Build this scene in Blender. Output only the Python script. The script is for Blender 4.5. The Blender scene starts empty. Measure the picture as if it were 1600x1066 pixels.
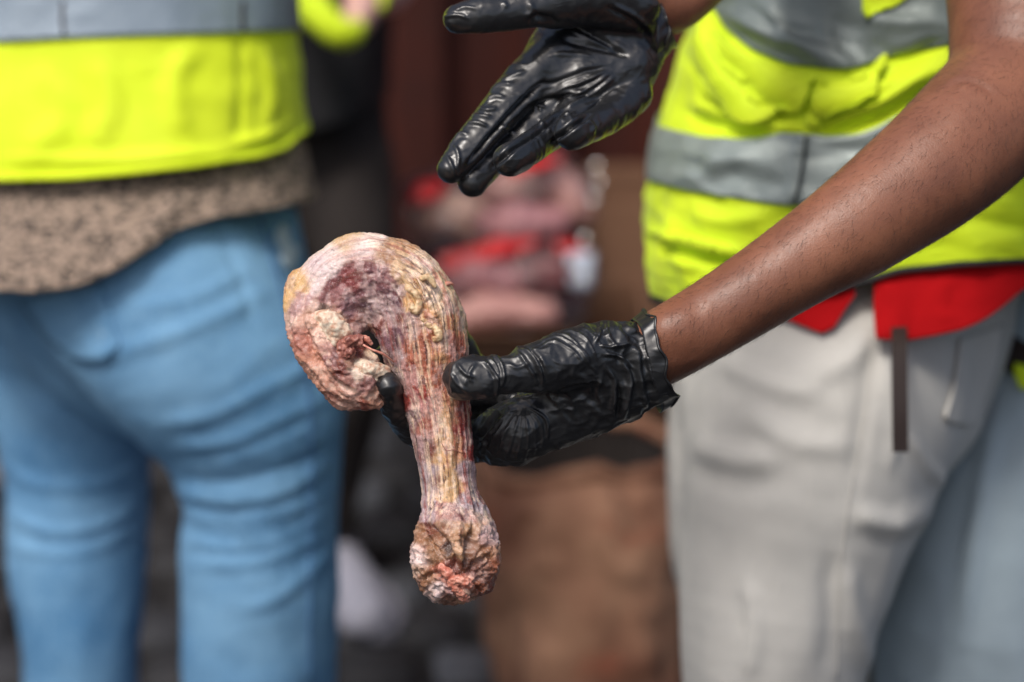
import bpy, bmesh, math, random
import numpy as np
from mathutils import Vector
from mathutils.bvhtree import BVHTree

# ------------------------------------------------------------------ camera, sky, sun, exposure
scene = bpy.context.scene
TILT = math.radians(18.0)
CAM_Z = 1.38
FPX = 85.0 / 36.0 * 1600.0
cam_data = bpy.data.cameras.new("camera")
cam = bpy.data.objects.new("camera", cam_data)
scene.collection.objects.link(cam)
cam.location = (0, 0, CAM_Z)
cam.rotation_euler = (math.radians(90) - TILT, 0, 0)
cam_data.lens = 85
cam_data.sensor_width = 36
cam_data.clip_start = 0.05
cam_data.clip_end = 500
cam_data.dof.use_dof = True
cam_data.dof.focus_distance = 1.482
cam_data.dof.aperture_fstop = 3.2
cam_data.dof.aperture_blades = 0
scene.camera = cam

SUN_ELEV, SUN_AZ = math.radians(58), math.radians(212)     # azimuth clockwise from +Y
world = bpy.data.worlds.new("World")
scene.world = world
world.use_nodes = True
wn = world.node_tree
bg = wn.nodes["Background"]
sky = wn.nodes.new("ShaderNodeTexSky")
sky.sky_type = 'NISHITA'
sky.sun_disc = False
sky.sun_elevation = SUN_ELEV
sky.sun_rotation = SUN_AZ
sky.air_density = 1.0
sky.dust_density = 5.0
sky.ozone_density = 1.0
wn.links.new(sky.outputs[0], bg.inputs[0])
bg.inputs[1].default_value = 0.105
sd = bpy.data.lights.new("sun", 'SUN')
sd.energy = 1.75
sd.angle = math.radians(15)
sd.color = (1.0, 0.965, 0.92)
sun = bpy.data.objects.new("sun", sd)
scene.collection.objects.link(sun)
sdir = Vector((math.sin(SUN_AZ) * math.cos(SUN_ELEV), math.cos(SUN_AZ) * math.cos(SUN_ELEV), math.sin(SUN_ELEV)))
sun.rotation_euler = (-sdir).to_track_quat('-Z', 'Y').to_euler()
sun.location = sdir * 6
vs = scene.view_settings
vs.view_transform = 'Standard'
vs.look = 'None'
vs.exposure = 0.38
vs.gamma = 1
scene.cycles.use_denoising = True
scene.cycles.max_bounces = 6
scene.cycles.transparent_max_bounces = 8

rng = np.random.default_rng(7)
random.seed(7)

# ------------------------------------------------------------------ measuring helpers
CT, ST = math.cos(TILT), math.sin(TILT)
FWD = np.array([0, CT, -ST]); UPV = np.array([0, ST, CT]); RGT = np.array([1.0, 0, 0])
CAMP = np.array([0, 0, CAM_Z])

def P(x, y, d):
    """point at depth d metres along the view, read off the photograph"""
    return CAMP + d * FWD + (x - 800) / FPX * d * RGT - (y - 533) / FPX * d * UPV

def measure(p):
    q = p - CAMP
    d = q @ FWD
    return 800 + (q @ RGT) / d * FPX, 533 - (q @ UPV) / d * FPX, d

def catmull(nodes, n):
    A = np.asarray(nodes, float)
    if len(A) < 3:
        t = np.linspace(0, 1, n + 1)[:, None]
        return A[0] * (1 - t) + A[1] * t
    B = np.vstack([2 * A[0] - A[1], A, 2 * A[-1] - A[-2]])
    out = []
    for i in range(1, len(B) - 2):
        for k in range(n):
            t = k / n
            p0, p1, p2, p3 = B[i - 1], B[i], B[i + 1], B[i + 2]
            out.append(0.5 * ((2 * p1) + (-p0 + p2) * t + (2 * p0 - 5 * p1 + 4 * p2 - p3) * t * t + (-p0 + 3 * p1 - 3 * p2 + p3) * t ** 3))
    out.append(A[-1])
    return np.array(out)

# ------------------------------------------------------------------ noise
def _h(ix, iy, iz, s):
    n = (ix.astype(np.uint32) * np.uint32(374761393) + iy.astype(np.uint32) * np.uint32(668265263)
         + iz.astype(np.uint32) * np.uint32(2147483647) + np.uint32((s * 974634777) & 0xffffffff))
    n = (n ^ (n >> np.uint32(13))) * np.uint32(1274126177)
    n = (n ^ (n >> np.uint32(16))) * np.uint32(2246822519)
    n = n ^ (n >> np.uint32(13))
    return n.astype(np.float32) / np.float32(4294967295.0) * 2 - 1

def vnoise(p, s=0):
    p = np.asarray(p, np.float64)
    f = np.floor(p); t = (p - f).astype(np.float32); i = f.astype(np.int64)
    t = t * t * t * (t * (t * 6 - 15) + 10)
    r = 0
    for dx in (0, 1):
        wx = t[:, 0] if dx else 1 - t[:, 0]
        for dy in (0, 1):
            wy = t[:, 1] if dy else 1 - t[:, 1]
            for dz in (0, 1):
                wz = t[:, 2] if dz else 1 - t[:, 2]
                r = r + wx * wy * wz * _h(i[:, 0] + dx, i[:, 1] + dy, i[:, 2] + dz, s)
    return r

def fbm(p, o=3, s=0, gain=0.5):
    a, r, tot = 1.0, 0, 0
    p = np.array(p, float)
    for k in range(o):
        r = r + a * vnoise(p, s + k * 17); tot += a
        a *= gain; p = p * 2.03 + 11.3
    return r / tot

def ridged(p, o=2, s=0):
    a, r, tot = 1.0, 0, 0
    p = np.array(p, float)
    for k in range(o):
        r = r + a * (1 - 2.2 * np.abs(vnoise(p, s + k * 13))); tot += a
        a *= 0.5; p = p * 2.1 + 5.1
    return r / tot

# ------------------------------------------------------------------ distance fields and their mesher
def seg_arrays(nodes, n):
    """nodes: (x, y, depth, r_px) -> world points and radii in metres"""
    W = [np.append(P(a, b, c), r * c / FPX) for a, b, c, r in nodes]
    return catmull(W, n)

class Chain:
    def __init__(s, nodes, n=4, flat=None, k=1.0, world=False, hollow=None):
        A = catmull(nodes, n) if world else seg_arrays(nodes, n)
        s.p = A[:, :3].astype(np.float32); s.r = A[:, 3].astype(np.float32)
        s.flat = None if flat is None else (np.array(flat, np.float32) / np.linalg.norm(flat)).astype(np.float32)
        s.k = k
        m = max(s.r) * max(1.0, k) + max(0.012, min(0.055, max(s.r) * 1.3))
        s.lo = s.p.min(0) - m; s.hi = s.p.max(0) + m
    def __call__(s, q):
        out = np.full(len(q), 0.05, np.float32)
        c = (s.lo + s.hi) / 2; e = (s.hi - s.lo) / 2
        far = np.linalg.norm(np.maximum(np.abs(q - c) - e, 0), axis=1)
        out = max(0.012, min(0.055, float(max(s.r)) * 1.3)) + far
        msk = far <= 0
        if not msk.any(): return out.astype(np.float32)
        z = q[msk]; best = np.full(len(z), 9.0, np.float32)
        for i in range(len(s.p) - 1):
            a = s.p[i]; ab = s.p[i + 1] - a
            l2 = float(ab @ ab) + 1e-12
            w = z - a
            t = np.clip((w @ ab) / l2, 0, 1)
            v = w - t[:, None] * ab
            dd = np.einsum('ij,ij->i', v, v)
            if s.flat is not None:
                dn = v @ s.flat
                dd = dd + dn * dn * (1 / s.k ** 2 - 1)
            d = np.sqrt(dd) - (s.r[i] + t * (s.r[i + 1] - s.r[i]))
            best = np.minimum(best, d)
        out[msk] = best
        return out.astype(np.float32)

def smin(a, b, k):
    h = np.maximum(k - np.abs(a - b), 0) / k
    return np.minimum(a, b) - h * h * k * 0.25

def union(prims, k):
    def f(q):
        q = q.astype(np.float32)
        r = None
        for pr in prims:
            kk = k
            if isinstance(pr, tuple): pr, kk = pr
            d = pr(q)
            r = d if r is None else smin(r, d, kk)
        return r
    f.lo = np.min([(p[0] if isinstance(p, tuple) else p).lo for p in prims], axis=0)
    f.hi = np.max([(p[0] if isinstance(p, tuple) else p).hi for p in prims], axis=0)
    return f

def mesh_field(f, h, lo=None, hi=None, B=4, thr=1.6, iters=1):
    lo = np.array(f.lo if lo is None else lo, float); hi = np.array(f.hi if hi is None else hi, float)
    nb = np.ceil((hi - lo) / (h * B)).astype(int)
    cx, cy, cz = [np.arange(m + 1) for m in nb]
    G = np.stack(np.meshgrid(cx, cy, cz, indexing='ij'), -1).reshape(-1, 3)
    Fc = f((lo + G * (h * B)).astype(np.float32)).reshape(nb + 1)
    mn = np.full(nb, 9.0, np.float32)
    for i in (0, 1):
        for j in (0, 1):
            for k in (0, 1):
                mn = np.minimum(mn, np.abs(Fc[i:i + nb[0], j:j + nb[1], k:k + nb[2]]))
    act = mn < h * B * thr
    n = nb * B + 1
    F = np.repeat(np.repeat(np.repeat(Fc[:-1, :-1, :-1], B, 0), B, 1), B, 2)
    F = np.pad(F, ((0, 1),) * 3, mode='edge')
    F = np.where(F > 0, np.float32(1), np.float32(-1))
    M = np.zeros(n, bool)
    ab = np.argwhere(act)
    o = np.stack(np.meshgrid(*[np.arange(B + 1)] * 3, indexing='ij'), -1).reshape(-1, 3)
    for s in range(0, len(ab), 20000):
        ii = (ab[s:s + 20000, None, :] * B + o[None]).reshape(-1, 3)
        M[ii[:, 0], ii[:, 1], ii[:, 2]] = True
    idx = np.argwhere(M)
    vals = np.empty(len(idx), np.float32)
    for s in range(0, len(idx), 400000):
        vals[s:s + 400000] = f((lo + idx[s:s + 400000] * h).astype(np.float32))
    F[idx[:, 0], idx[:, 1], idx[:, 2]] = vals
    F[[0, -1]] = 1; F[:, [0, -1]] = 1; F[:, :, [0, -1]] = 1
    S = F < 0
    cnt = np.zeros(n - 1, np.uint8)
    for i in (0, 1):
        for j in (0, 1):
            for k in (0, 1):
                cnt += S[i:n[0] - 1 + i, j:n[1] - 1 + j, k:n[2] - 1 + k]
    cells = np.argwhere((cnt > 0) & (cnt < 8))
    cid = np.full(n - 1, -1, np.int32)
    cid[cells[:, 0], cells[:, 1], cells[:, 2]] = np.arange(len(cells))
    acc = np.zeros((len(cells), 3)); num = np.zeros(len(cells))
    corners = [(i, j, k) for i in (0, 1) for j in (0, 1) for k in (0, 1)]
    for a in corners:
        for ax in range(3):
            if a[ax] == 1: continue
            b = list(a); b[ax] = 1
            ca = cells + a; cb = cells + b
            fa = F[ca[:, 0], ca[:, 1], ca[:, 2]]; fb = F[cb[:, 0], cb[:, 1], cb[:, 2]]
            m = (fa < 0) != (fb < 0)
            t = np.where(m, fa / np.where(m, fa - fb, 1), 0)
            pt = np.tile(np.array(a, float), (len(cells), 1)); pt[:, ax] = t
            acc += pt * m[:, None]; num += m
    V = lo + (cells + acc / num[:, None]) * h
    Q = []
    for ax in range(3):
        b, c = (ax + 1) % 3, (ax + 2) % 3
        sl0 = [slice(None)] * 3; sl1 = [slice(None)] * 3
        sl0[ax] = slice(0, -1); sl1[ax] = slice(1, None)
        s0 = S[tuple(sl0)]; s1 = S[tuple(sl1)]
        e = np.argwhere(s0 != s1)
        e = e[(e[:, b] > 0) & (e[:, c] > 0) & (e[:, b] < n[b] - 1) & (e[:, c] < n[c] - 1)]
        ins = s0[e[:, 0], e[:, 1], e[:, 2]]
        q = []
        for ob, oc in ((-1, -1), (0, -1), (0, 0), (-1, 0)):
            g = e.copy(); g[:, b] += ob; g[:, c] += oc
            q.append(cid[g[:, 0], g[:, 1], g[:, 2]])
        q = np.stack(q, 1)
        q[~ins] = q[~ins][:, ::-1]
        Q.append(q)
    Q = np.vstack(Q)
    N = None
    for _ in range(iters):
        v, N = grad(f, V, h * 0.5)
        V = V - np.clip(v, -h, h)[:, None] * N * 0.9
    return V, Q, N

def grad(f, V, e):
    K = np.array([(1, -1, -1), (-1, -1, 1), (-1, 1, -1), (1, 1, 1)], float)
    D = [f((V + e * k).astype(np.float32)) for k in K]
    g = sum(d[:, None] * k for d, k in zip(D, K))
    N = g / (np.linalg.norm(g, axis=1)[:, None] + 1e-12)
    return sum(D) / 4, N

# ------------------------------------------------------------------ objects
def raw_mesh(name, V, F, mats, smooth=True, attrs=None, midx=None):
    me = bpy.data.meshes.new(name)
    V = np.asarray(V, np.float32)
    if isinstance(F, np.ndarray):
        k = F.shape[1]
        me.vertices.add(len(V)); me.vertices.foreach_set('co', V.ravel())
        me.loops.add(F.size); me.loops.foreach_set('vertex_index', F.astype(np.int32).ravel())
        me.polygons.add(len(F)); me.polygons.foreach_set('loop_start', np.arange(0, F.size, k, dtype=np.int32))
        me.polygons.foreach_set('loop_total', np.full(len(F), k, np.int32))
        me.update(calc_edges=True)
    else:
        me.from_pydata([tuple(map(float, v)) for v in V], [], F); me.update()
    if smooth: me.polygons.foreach_set('use_smooth', [True] * len(me.polygons))
    for k, a in (attrs or {}).items():
        a = np.asarray(a, np.float32)
        if a.ndim == 1: t = me.attributes.new(k, 'FLOAT', 'POINT'); t.data.foreach_set('value', a)
        elif a.shape[1] == 3: t = me.attributes.new(k, 'FLOAT_VECTOR', 'POINT'); t.data.foreach_set('vector', a.ravel())
        else: t = me.attributes.new(k, 'FLOAT_COLOR', 'POINT'); t.data.foreach_set('color', a.ravel())
    for m in (mats if isinstance(mats, (list, tuple)) else [mats]): me.materials.append(m.m if isinstance(m, Mat) else m)
    return me

def root_loc(o):
    p = np.zeros(3)
    while o is not None:
        p += np.array(o.location); o = o.parent
    return p

def obj(name, V, F, mat, parent=None, attrs=None, smooth=True, origin=None):
    """one mesh object, vertices given in world coordinates"""
    V = np.asarray(V, float)
    off = root_loc(parent) if parent is not None else (np.array(origin) if origin is not None else np.zeros(3))
    me = raw_mesh(name, V - off, F, mat, smooth, attrs)
    o = bpy.data.objects.new(name, me)
    scene.collection.objects.link(o)
    if parent is not None: o.parent = parent
    elif origin is not None: o.location = tuple(origin)
    return o

def thing(name, label, cat, loc, group=None):
    o = bpy.data.objects.new(name, None)
    o.empty_display_size = 0.05
    scene.collection.objects.link(o)
    o.location = tuple(loc)
    o['label'] = label; o['category'] = cat
    if group: o['group'] = group
    return o

def tag(o, label, cat, group=None):
    o['label'] = label; o['category'] = cat
    if group: o['group'] = group
    return o

def solid(o, t, offset=-1):
    m = o.modifiers.new('thickness', 'SOLIDIFY'); m.thickness = t; m.offset = offset
    return o

def polydist(x, y, pts):
    """distance of points to a polyline and the position along it (0..1)"""
    pts = np.asarray(pts, float)
    L = np.concatenate([[0], np.cumsum(np.linalg.norm(np.diff(pts, axis=0), axis=1))])
    best = np.full(len(x), 1e9); bt = np.zeros(len(x))
    for i in range(len(pts) - 1):
        a, b = pts[i], pts[i + 1]; ab = b - a; l2 = ab @ ab + 1e-9
        t = np.clip(((x - a[0]) * ab[0] + (y - a[1]) * ab[1]) / l2, 0, 1)
        d = np.hypot(x - a[0] - t * ab[0], y - a[1] - t * ab[1])
        m = d < best
        best[m] = d[m]; bt[m] = ((L[i] + t * (L[i + 1] - L[i])) / L[-1])[m]
    return best, bt

def folds(x, y, lst):
    """lst of (polyline, width px, height m): ridge with shallow troughs, fading at its ends"""
    r = np.zeros(len(x))
    for pts, w, hgt in lst:
        c = catmull(np.array(pts, float), 5) if len(pts) > 2 else np.array(pts, float)
        lo = c.min(0) - 4 * w; hi = c.max(0) + 4 * w
        m = (x > lo[0]) & (x < hi[0]) & (y > lo[1]) & (y < hi[1])
        if not m.any(): continue
        d, t = polydist(x[m], y[m], c)
        q = (d / w) ** 2
        e = np.clip(np.minimum(t, 1 - t) * 5 + 0.15, 0, 1)
        r[m] += hgt * e * (1.25 * np.exp(-q) - 0.5 * np.exp(-q / 3.2))
    return r

def tube(nodes, n=3, seg=10, px=True, jitter=0):
    """closed tapering tube along nodes (x, y, depth, r_px) or world (x,y,z,r)"""
    A = seg_arrays(nodes, n) if px else catmull(nodes, n)
    p, r = A[:, :3], A[:, 3]
    T = np.gradient(p, axis=0); T /= np.linalg.norm(T, axis=1)[:, None] + 1e-12
    ref = np.array([0.13, -0.9, 0.4]); V = []
    for i in range(len(p)):
        a = np.cross(T[i], ref); a /= np.linalg.norm(a) + 1e-12; b = np.cross(T[i], a)
        for k in range(seg):
            th = 2 * math.pi * k / seg
            rr = r[i] * (1 + jitter * (random.random() - 0.5))
            V.append(p[i] + rr * (math.cos(th) * a + math.sin(th) * b))
    F = []
    for i in range(len(p) - 1):
        for k in range(seg):
            k2 = (k + 1) % seg
            F.append((i * seg + k, i * seg + k2, (i + 1) * seg + k2, (i + 1) * seg + k))
    F.append(tuple(range(seg))[::-1]); F.append(tuple((len(p) - 1) * seg + k for k in range(seg)))
    return np.array(V), F

class Loft:
    """a garment ring by ring; rows of (left x,y, right x,y, depth, half thickness m); u=0 left, .25 front, .5 right"""
    def __init__(s, rows, power=2.3):
        s.A = catmull(rows, 8); s.pw = power
    def ring(s, v):
        t = np.clip(v, 0, 1) * (len(s.A) - 1)
        i = np.minimum(t.astype(int), len(s.A) - 2); f = (t - i)[:, None]
        return s.A[i] * (1 - f) + s.A[i + 1] * f
    def __call__(s, u, v):
        u = np.asarray(u, float).ravel(); v = np.asarray(v, float).ravel()
        R = s.ring(v)
        d = R[:, 4]
        def PP(x, y, d):
            return CAMP + d[:, None] * FWD + ((x - 800) / FPX * d)[:, None] * RGT - ((y - 533) / FPX * d)[:, None] * UPV
        L = PP(R[:, 0], R[:, 1], d); Rr = PP(R[:, 2], R[:, 3], d)
        c = (L + Rr) / 2; a = (Rr - L) / 2
        th = u * 2 * math.pi
        co, si = np.cos(th), np.sin(th)
        e = 2 / s.pw
        co = np.sign(co) * np.abs(co) ** e; si = np.sign(si) * np.abs(si) ** e
        return c - co[:, None] * a - si[:, None] * np.array([0, 1, 0]) * R[:, 5][:, None]
    def find(s, u, line):
        """v where column u meets the line y(x) (front half), carried round the back"""
        lx = np.array([p[0] for p in line], float); ly = np.array([p[1] for p in line], float)
        vs_ = np.linspace(0, 1, 161)
        fu = np.linspace(0.0, 0.5, 61); fv = []
        for uu in fu:
            p = s(np.full(161, uu), vs_)
            x, y, _ = measure(p)
            g = y - np.interp(x, lx, ly)
            k = np.argmax(g > 0) if (g > 0).any() else 160
            if k == 0: fv.append(0.0 if g[0] > 0 else 1.0); continue
            fv.append(vs_[k - 1] + (vs_[k] - vs_[k - 1]) * (-g[k - 1]) / (g[k] - g[k - 1] + 1e-12) if g[k] > 0 else 1.0)
        fv = np.array(fv)
        u = np.asarray(u, float) % 1.0
        return np.where(u <= 0.5, np.interp(u, fu, fv), fv[-1] + (fv[0] - fv[-1]) * (u - 0.5) * 2)
    def u_at(s, x, y):
        """front u whose surface lies at photo position x, y"""
        us = np.linspace(0.001, 0.499, 90); V = np.linspace(0, 1, 90)
        U, W = np.meshgrid(us, V, indexing='ij')
        p = s(U.ravel(), W.ravel()); px, py, _ = measure(p)
        k = np.argmin((px - x) ** 2 + (py - y) ** 2)
        return U.ravel()[k], W.ravel()[k]
    def patch(s, top, bottom, u0, u1, nu, nv, disp=None, off=0.0, wrap=False, tv=None, bv=None):
        us = np.linspace(u0, u1, nu + 1)
        if wrap: us = us[:-1]
        vt = s.find(us, top) if tv is None else np.full(len(us), tv)
        vb = s.find(us, bottom) if bv is None else np.full(len(us), bv)
        T = np.linspace(0, 1, nv + 1)
        U = np.repeat(us[:, None], nv + 1, 1); W = vt[:, None] + (vb - vt)[:, None] * T[None]
        p = s(U, W); e = 1e-3
        du = s(U + e, W) - s(U - e, W); dv = s(U, np.minimum(W + e, 1)) - s(U, np.maximum(W - e, 0))
        N = np.cross(dv, du); N /= np.linalg.norm(N, axis=1)[:, None] + 1e-12
        c = s(np.array([0.25, 0.75]), np.array([0.5, 0.5])).mean(0)
        if np.mean(np.einsum('ij,ij->i', N, p - c)) < 0: N = -N
        x, y, _ = measure(p)
        dd = off + (disp(x, y, N, p) if disp else 0)
        p = p + N * np.reshape(dd, (-1, 1))
        m = nv + 1; F = []
        cols = len(us)
        for i in range(cols if wrap else cols - 1):
            j = (i + 1) % cols
            for k in range(nv):
                F.append((i * m + k, i * m + k + 1, j * m + k + 1, j * m + k))
        return p, np.array(F)

def drape(bvh, poly_rows, nu, nv, off, smooth=0):
    """a patch laid on a surface: poly_rows = (top line, bottom line) as photo positions; rays from the viewpoint find the surface"""
    top, bot = [catmull(np.array(r, float), 6) if len(r) > 2 else np.array(r, float) for r in poly_rows]
    def rs(a, n):
        L = np.concatenate([[0], np.cumsum(np.linalg.norm(np.diff(a, axis=0), axis=1))]); t = np.linspace(0, L[-1], n + 1)
        return np.stack([np.interp(t, L, a[:, 0]), np.interp(t, L, a[:, 1])], 1)
    A, Bm = rs(top, nu), rs(bot, nu)
    pts = []
    last = None
    for i in range(nu + 1):
        for j in range(nv + 1):
            q = A[i] * (1 - j / nv) + Bm[i] * (j / nv)
            d = P(q[0], q[1], 1.0) - CAMP; d /= np.linalg.norm(d)
            hit, nrm, _, _ = bvh.ray_cast(Vector(CAMP), Vector(d))
            if hit is None:
                pts.append(None); continue
            pts.append(np.array(hit) + np.array(nrm) * off); last = pts[-1]
    pts = [p if p is not None else last for p in pts]
    m = nv + 1
    F = [(i * m + k, i * m + k + 1, (i + 1) * m + k + 1, (i + 1) * m + k) for i in range(nu) for k in range(nv)]
    V = np.array(pts)
    for _ in range(smooth):
        G = V.reshape(nu + 1, m, 3); Q = np.pad(G, ((1, 1), (1, 1), (0, 0)), mode='edge')
        V = (0.5 * G + 0.125 * (Q[:-2, 1:-1] + Q[2:, 1:-1] + Q[1:-1, :-2] + Q[1:-1, 2:])).reshape(-1, 3)
    n = np.cross(V[1] - V[0], V[m] - V[0])
    if n @ FWD > 0: F = [f[::-1] for f in F]
    return V, np.array(F)

def bvh_of(V, F):
    return BVHTree.FromPolygons([tuple(v) for v in V], [tuple(int(i) for i in f) for f in F])

# ------------------------------------------------------------------ materials
def srgb(c):
    c = np.array(c, float) / 255
    return tuple(np.where(c <= 0.04045, c / 12.92, ((c + 0.055) / 1.055) ** 2.4)) + (1.0,)

class Mat:
    def __init__(s, name, color=(0.5, 0.5, 0.5, 1), rough=0.6, **kw):
        s.m = bpy.data.materials.new(name); s.m.use_nodes = True
        s.t = s.m.node_tree; s.b = s.t.nodes['Principled BSDF']
        s.b.inputs['Base Color'].default_value = color
        s.b.inputs['Roughness'].default_value = rough
        for k, v in kw.items(): s.b.inputs[k.replace('_', ' ')].default_value = v
        s.h = None; s.co = None
    def n(s, typ, **kw):
        nd = s.t.nodes.new(typ)
        for k, v in kw.items(): setattr(nd, k, v)
        return nd
    def l(s, a, b): s.t.links.new(a, b)
    def coord(s, attr=None, scale=(1, 1, 1)):
        if attr: c = s.n('ShaderNodeAttribute', attribute_name=attr).outputs['Vector']
        else: c = s.n('ShaderNodeTexCoord').outputs['Object']
        mp = s.n('ShaderNodeMapping'); mp.inputs['Scale'].default_value = scale
        s.l(c, mp.inputs['Vector']); return mp.outputs[0]
    def noise(s, scale, detail=3, rough=0.55, attr=None, stretch=(1, 1, 1), dist=0.0, kind=None):
        nd = s.n('ShaderNodeTexNoise')
        if kind: nd.noise_type = kind; nd.normalize = True
        nd.inputs['Scale'].default_value = scale
        nd.inputs['Detail'].default_value = detail; nd.inputs['Roughness'].default_value = rough; nd.inputs['Distortion'].default_value = dist
        s.l(s.coord(attr, stretch), nd.inputs['Vector']); return nd.outputs['Fac']
    def voro(s, scale, feature='F1', attr=None, stretch=(1, 1, 1)):
        nd = s.n('ShaderNodeTexVoronoi', feature=feature); nd.inputs['Scale'].default_value = scale
        s.l(s.coord(attr, stretch), nd.inputs['Vector']); return nd.outputs['Distance']
    def ramp(s, fac, stops):
        r = s.n('ShaderNodeValToRGB'); s.l(fac, r.inputs[0]); e = r.color_ramp.elements
        while len(e) < len(stops): e.new(0.5)
        for i, (p, c) in enumerate(stops):
            e[i].position = p; e[i].color = c if len(c) == 4 else tuple(c) + (1,)
        return r.outputs[0]
    def mix(s, fac, a, b, mode='MIX'):
        m = s.n('ShaderNodeMix', data_type='RGBA', blend_type=mode)
        for i, v in ((0, fac), (6, a), (7, b)):
            if hasattr(v, 'links'): s.l(v, m.inputs[i])
            else: m.inputs[i].default_value = v
        return m.outputs[2]
    def math(s, op, a, b=0.5):
        m = s.n('ShaderNodeMath', operation=op)
        for i, v in ((0, a), (1, b)):
            if hasattr(v, 'links'): s.l(v, m.inputs[i])
            else: m.inputs[i].default_value = v
        return m.outputs[0]
    def col(s, c): s.l(c, s.b.inputs['Base Color']); return s
    def rough(s, c, lo, hi):
        r = s.n('ShaderNodeMapRange'); s.l(c, r.inputs[0]); r.inputs[3].default_value = lo; r.inputs[4].default_value = hi
        s.l(r.outputs[0], s.b.inputs['Roughness']); return s
    def bump(s, hgt, dist, strength=1.0):
        b = s.n('ShaderNodeBump'); b.inputs['Distance'].default_value = dist; b.inputs['Strength'].default_value = strength
        s.l(hgt, b.inputs['Height'])
        if s.h is not None: s.l(s.h, b.inputs['Normal'])
        s.h = b.outputs[0]; s.l(s.h, s.b.inputs['Normal']); return s

G3 = lambda v: (v, v, v, 1)

def nitrile(name, r0, r1, **kw):
  M_glove = Mat(name, (0.012, 0.0125, 0.014, 1), 0.3, **kw)
  M_glove.rough(M_glove.noise(55, 3), r0, r1)
  M_glove.bump(M_glove.noise(42, 3, 0.55, dist=0.8, kind='RIDGED_MULTIFRACTAL', stretch=(1, 1.6, 0.8)), 0.0026, 0.6).bump(M_glove.noise(110, 3, 0.6, dist=1.0, kind='RIDGED_MULTIFRACTAL', stretch=(0.7, 1, 1.3)), 0.0008, 0.5).bump(M_glove.voro(70), 0.0012, 0.35)
  return M_glove
M_glove = nitrile('black_nitrile', 0.24, 0.52, Specular_IOR_Level=0.75)
M_glove_wet = nitrile('wet_black_nitrile', 0.2, 0.46, Specular_IOR_Level=0.8)
# brown skin
M_skin = Mat('dark_brown_skin', srgb((128, 80, 58)), 0.42, Specular_IOR_Level=0.5)
c = M_skin.mix(M_skin.ramp(M_skin.noise(22, 4), [(0.3, G3(0)), (0.7, G3(1))]), srgb((112, 70, 52)), srgb((144, 94, 70)))
c = M_skin.mix(M_skin.ramp(M_skin.noise(900, 2), [(0.5, G3(0)), (0.75, G3(0.3))]), c, srgb((88, 54, 42)))
M_skin.col(c).rough(M_skin.noise(300, 3), 0.36, 0.55)
M_skin.bump(M_skin.voro(900), 0.0004, 0.25).bump(M_skin.noise(60, 3), 0.0012, 0.18)
M_skin.b.inputs['Subsurface Weight'].default_value = 0.08
M_skin.b.inputs['Subsurface Radius'].default_value = (0.006, 0.002, 0.001)
M_pale = Mat('pale_skin', srgb((205, 160, 150)), 0.5)
M_pale.bump(M_pale.noise(80), 0.001, 0.3)
M_hair = Mat('dark_hair', (0.02, 0.013, 0.01, 1), 0.5)
# hi-vis cloth
def hivis(name, a, b):
    m = Mat(name, a, 0.62, Specular_IOR_Level=0.3)
    m.col(m.mix(m.ramp(m.noise(14, 3), [(0.3, G3(0)), (0.75, G3(1))]), a, b))
    w = m.n('ShaderNodeTexWave'); w.inputs['Scale'].default_value = 420; m.l(m.coord(), w.inputs['Vector'])
    m.bump(w.outputs['Fac'], 0.0003, 0.4).bump(m.noise(60, 4), 0.002, 0.3)
    m.b.inputs['Sheen Weight'].default_value = 0.1
    return m
M_vest = hivis('fluorescent_yellow_cloth', (0.60, 0.80, 0.012, 1), (0.72, 0.88, 0.02, 1))
M_vest2 = hivis('fluorescent_yellow_cloth_lighter', (0.70, 0.86, 0.012, 1), (0.78, 0.92, 0.03, 1))  # slightly lighter yellow than the other hi-vis cloth
def tape(name, a, b):
    m = Mat(name, a, 0.42, Specular_IOR_Level=0.5, Metallic=0.25)
    m.col(m.mix(m.noise(35, 4), a, b)).rough(m.noise(60), 0.32, 0.5)
    m.bump(m.voro(900), 0.0004, 0.4).bump(m.noise(45, 5, 0.65), 0.003, 0.35)
    return m
M_tape = tape('grey_reflective_tape', srgb((128, 138, 136)), srgb((158, 168, 164)))
M_tape3 = tape('dull_grey_reflective_tape', srgb((96, 106, 104)), srgb((134, 144, 142)))
M_tape2 = tape('blue_grey_reflective_tape', srgb((128, 142, 156)), srgb((142, 156, 168)))
M_bind = Mat('black_binding', (0.012, 0.012, 0.013, 1), 0.7)
M_bind.bump(M_bind.noise(300), 0.0005, 0.5)
M_red = Mat('red_cotton', srgb((160, 4, 12)), 0.9, Specular_IOR_Level=0.2)
M_red.col(M_red.mix(M_red.noise(30, 3), srgb((158, 2, 10)), srgb((180, 8, 14)))).bump(M_red.noise(900, 2), 0.0004, 0.5)
M_trous = Mat('off_white_cotton_trousers', srgb((205, 203, 198)), 0.85)
M_trous.col(M_trous.mix(M_trous.ramp(M_trous.noise(9, 4), [(0.3, G3(0)), (0.7, G3(1))]), srgb((174, 172, 167)), srgb((198, 195, 188))))
M_trous.bump(M_trous.noise(70, 4, stretch=(1, 1, 0.35)), 0.002, 0.35).bump(M_trous.noise(800), 0.0004, 0.5)
M_bluegrey = Mat('pale_blue_grey_cotton', srgb((146, 164, 174)), 0.85)
M_bluegrey.col(M_bluegrey.mix(M_bluegrey.noise(8, 4), srgb((142, 160, 170)), srgb((170, 184, 192))))
M_bluegrey.bump(M_bluegrey.noise(60, 4), 0.002, 0.3)
M_jeans = Mat('light_blue_denim', srgb((96, 152, 196)), 0.85)
c = M_jeans.mix(M_jeans.ramp(M_jeans.noise(7, 4), [(0.35, G3(0)), (0.65, G3(1))]), srgb((70, 120, 162)), srgb((114, 160, 196)))
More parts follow.
